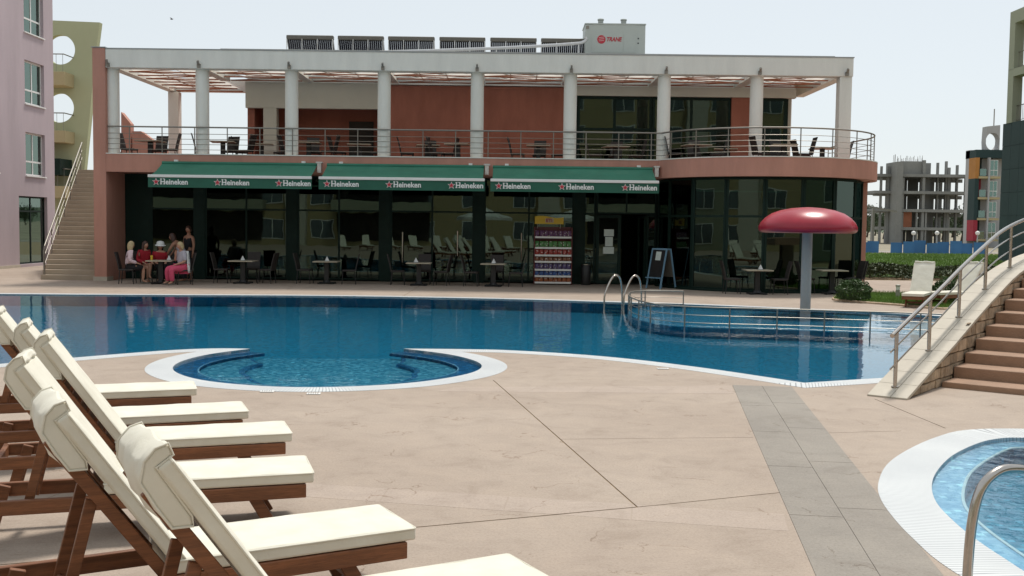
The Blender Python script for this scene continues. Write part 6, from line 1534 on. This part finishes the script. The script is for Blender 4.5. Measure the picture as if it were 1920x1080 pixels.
TOP = ['pel', 'wai', 'che', 'shL', 'shR', 'elL', 'elR']; LONG = TOP + ['wrL', 'wrR']; VEST = ['pel', 'wai', 'che', 'shL', 'shR']
SKIRT = ['pel', 'hpL', 'hpR', 'knL', 'knR']; TRS = SKIRT + ['anL', 'anR']
CT = 'chairs at the corner table'
tx, ty = -11.12, 33.75
table(tx, ty, 0.0, 0.1, 'pale-topped cafe table in the middle of the seated group', GT)
napkins(tx + 0.22, ty + 0.1, 0.75, 0.3, 'white napkin holder on the table of the seated group')
g_ = thing('yellow_drink', 'yellow drink glass on the table of the seated group', 'glass', (tx - 0.28, ty - 0.05, 0.75))
MB().lathe([(0.03, 0), (0.034, 0.02), (0.04, 0.15), (0.036, 0.15)], 12).build('glass', 'yellowp', g_, False, smooth=True); MB().tube([(0, 0, 0.1), (0.02, 0, 0.22)], 0.004, 5).build('straw', 'blackmetal', g_, False)
chair(-12.14, 33.62, 0.0, R(8), 'dark chair under the blond woman in the pale pink jacket', CT)
person('blond woman in pale pink jacket and black skirt seated with her back turned', (-12.10, 33.62, 0), R(22), seated(0.10), 'skin', 'blond', [('jacket', 'palepink', LONG, 0.028), ('skirt', 'blackcloth', SKIRT, 0.02)], head_yaw=R(25), hairlen=0.13)
chair(-11.95, 34.45, 0.0, R(-40), 'dark chair under the woman in the red jacket', CT)
person('dark-haired woman in red jacket seated with bare legs crossed', (-11.93, 34.43, 0), R(-38), seated(0.18, cross=True), 'skin', 'brownhair', [('jacket', 'redcloth', LONG, 0.024), ('shorts', 'blackcloth', ['pel', 'hpL', 'hpR'], 0.02)], hairlen=0.16, head_yaw=R(10))
chair(-11.32, 34.75, 0.0, R(-88), 'dark chair under the person in the white hat', CT)
person('person in white brimmed hat and red top leaning on the table', (-11.50, 34.72, 0), R(-62), seated(0.38), 'skin', 'brownhair', [('top', 'redcloth', TOP, 0.024), ('trousers', 'blackcloth', TRS, 0.02)], hat='whitecloth', head_pitch=0.2)
person('woman in pale sleeveless top bending over the table', (-10.72, 34.85, 0), R(178), standing(0.96, 0.62, {'L': ((0.42, 0.26, 1.02), (0.52, 0.16, 0.86)), 'R': ((0.42, -0.26, 1.02), (0.52, -0.16, 0.86))}), 'tan', 'brownhair', [('top', 'greycloth', VEST[:3], 0.02), ('trousers', 'blackcloth', TRS, 0.018)], hairlen=0.14, head_pitch=0.1)
chair(-10.33, 33.55, 0.0, R(205), 'dark chair under the woman in pink trousers', CT)
person('white-haired woman in pink trousers with a white cardigan on her shoulders', (-10.36, 33.52, 0), R(222), seated(0.10, armR=((0.16, -0.20, 0.74), (0.20, -0.06, 0.98)), big=1.1, sp=0.15), 'skin', 'blond', [('top', 'greycloth', TOP, 0.022), ('trousers', 'pinkcloth', TRS, 0.03)], hairlen=0.05)
o = [x for x in COL.objects if x.name.startswith('person') and 'pink trousers' in x.get('label', '')][0]
q = MB(); n = 7; vs = []
for i in range(n + 1):
    for k in range(9):
        a = R(105 + 150 * k / 8); z = 1.06 - 0.68 * i / n; r_ = 0.20 + 0.05 * i / n + 0.012 * math.sin(k * 2.1 + i); vs.append((r_ * 0.95 * math.cos(a) + 0.02, r_ * 1.25 * math.sin(a), z))
fs = [(i * 9 + k, i * 9 + k + 1, (i + 1) * 9 + k + 1, (i + 1) * 9 + k) for i in range(n) for k in range(8)]
cd = q.add(vs, fs).build('cardigan', 'whitecloth', o, False, smooth=True); cd.modifiers.new('t', 'SOLIDIFY').thickness = 0.02
person('man in black vest and shorts standing behind the table', (-10.72, 35.35, 0), R(235), standing(1.04), 'tan', 'brownhair', [('vest', 'blackcloth', VEST + ['nek'], 0.026), ('shorts', 'blackcloth', SKIRT, 0.028)], hairlen=0.0, head_yaw=R(15))
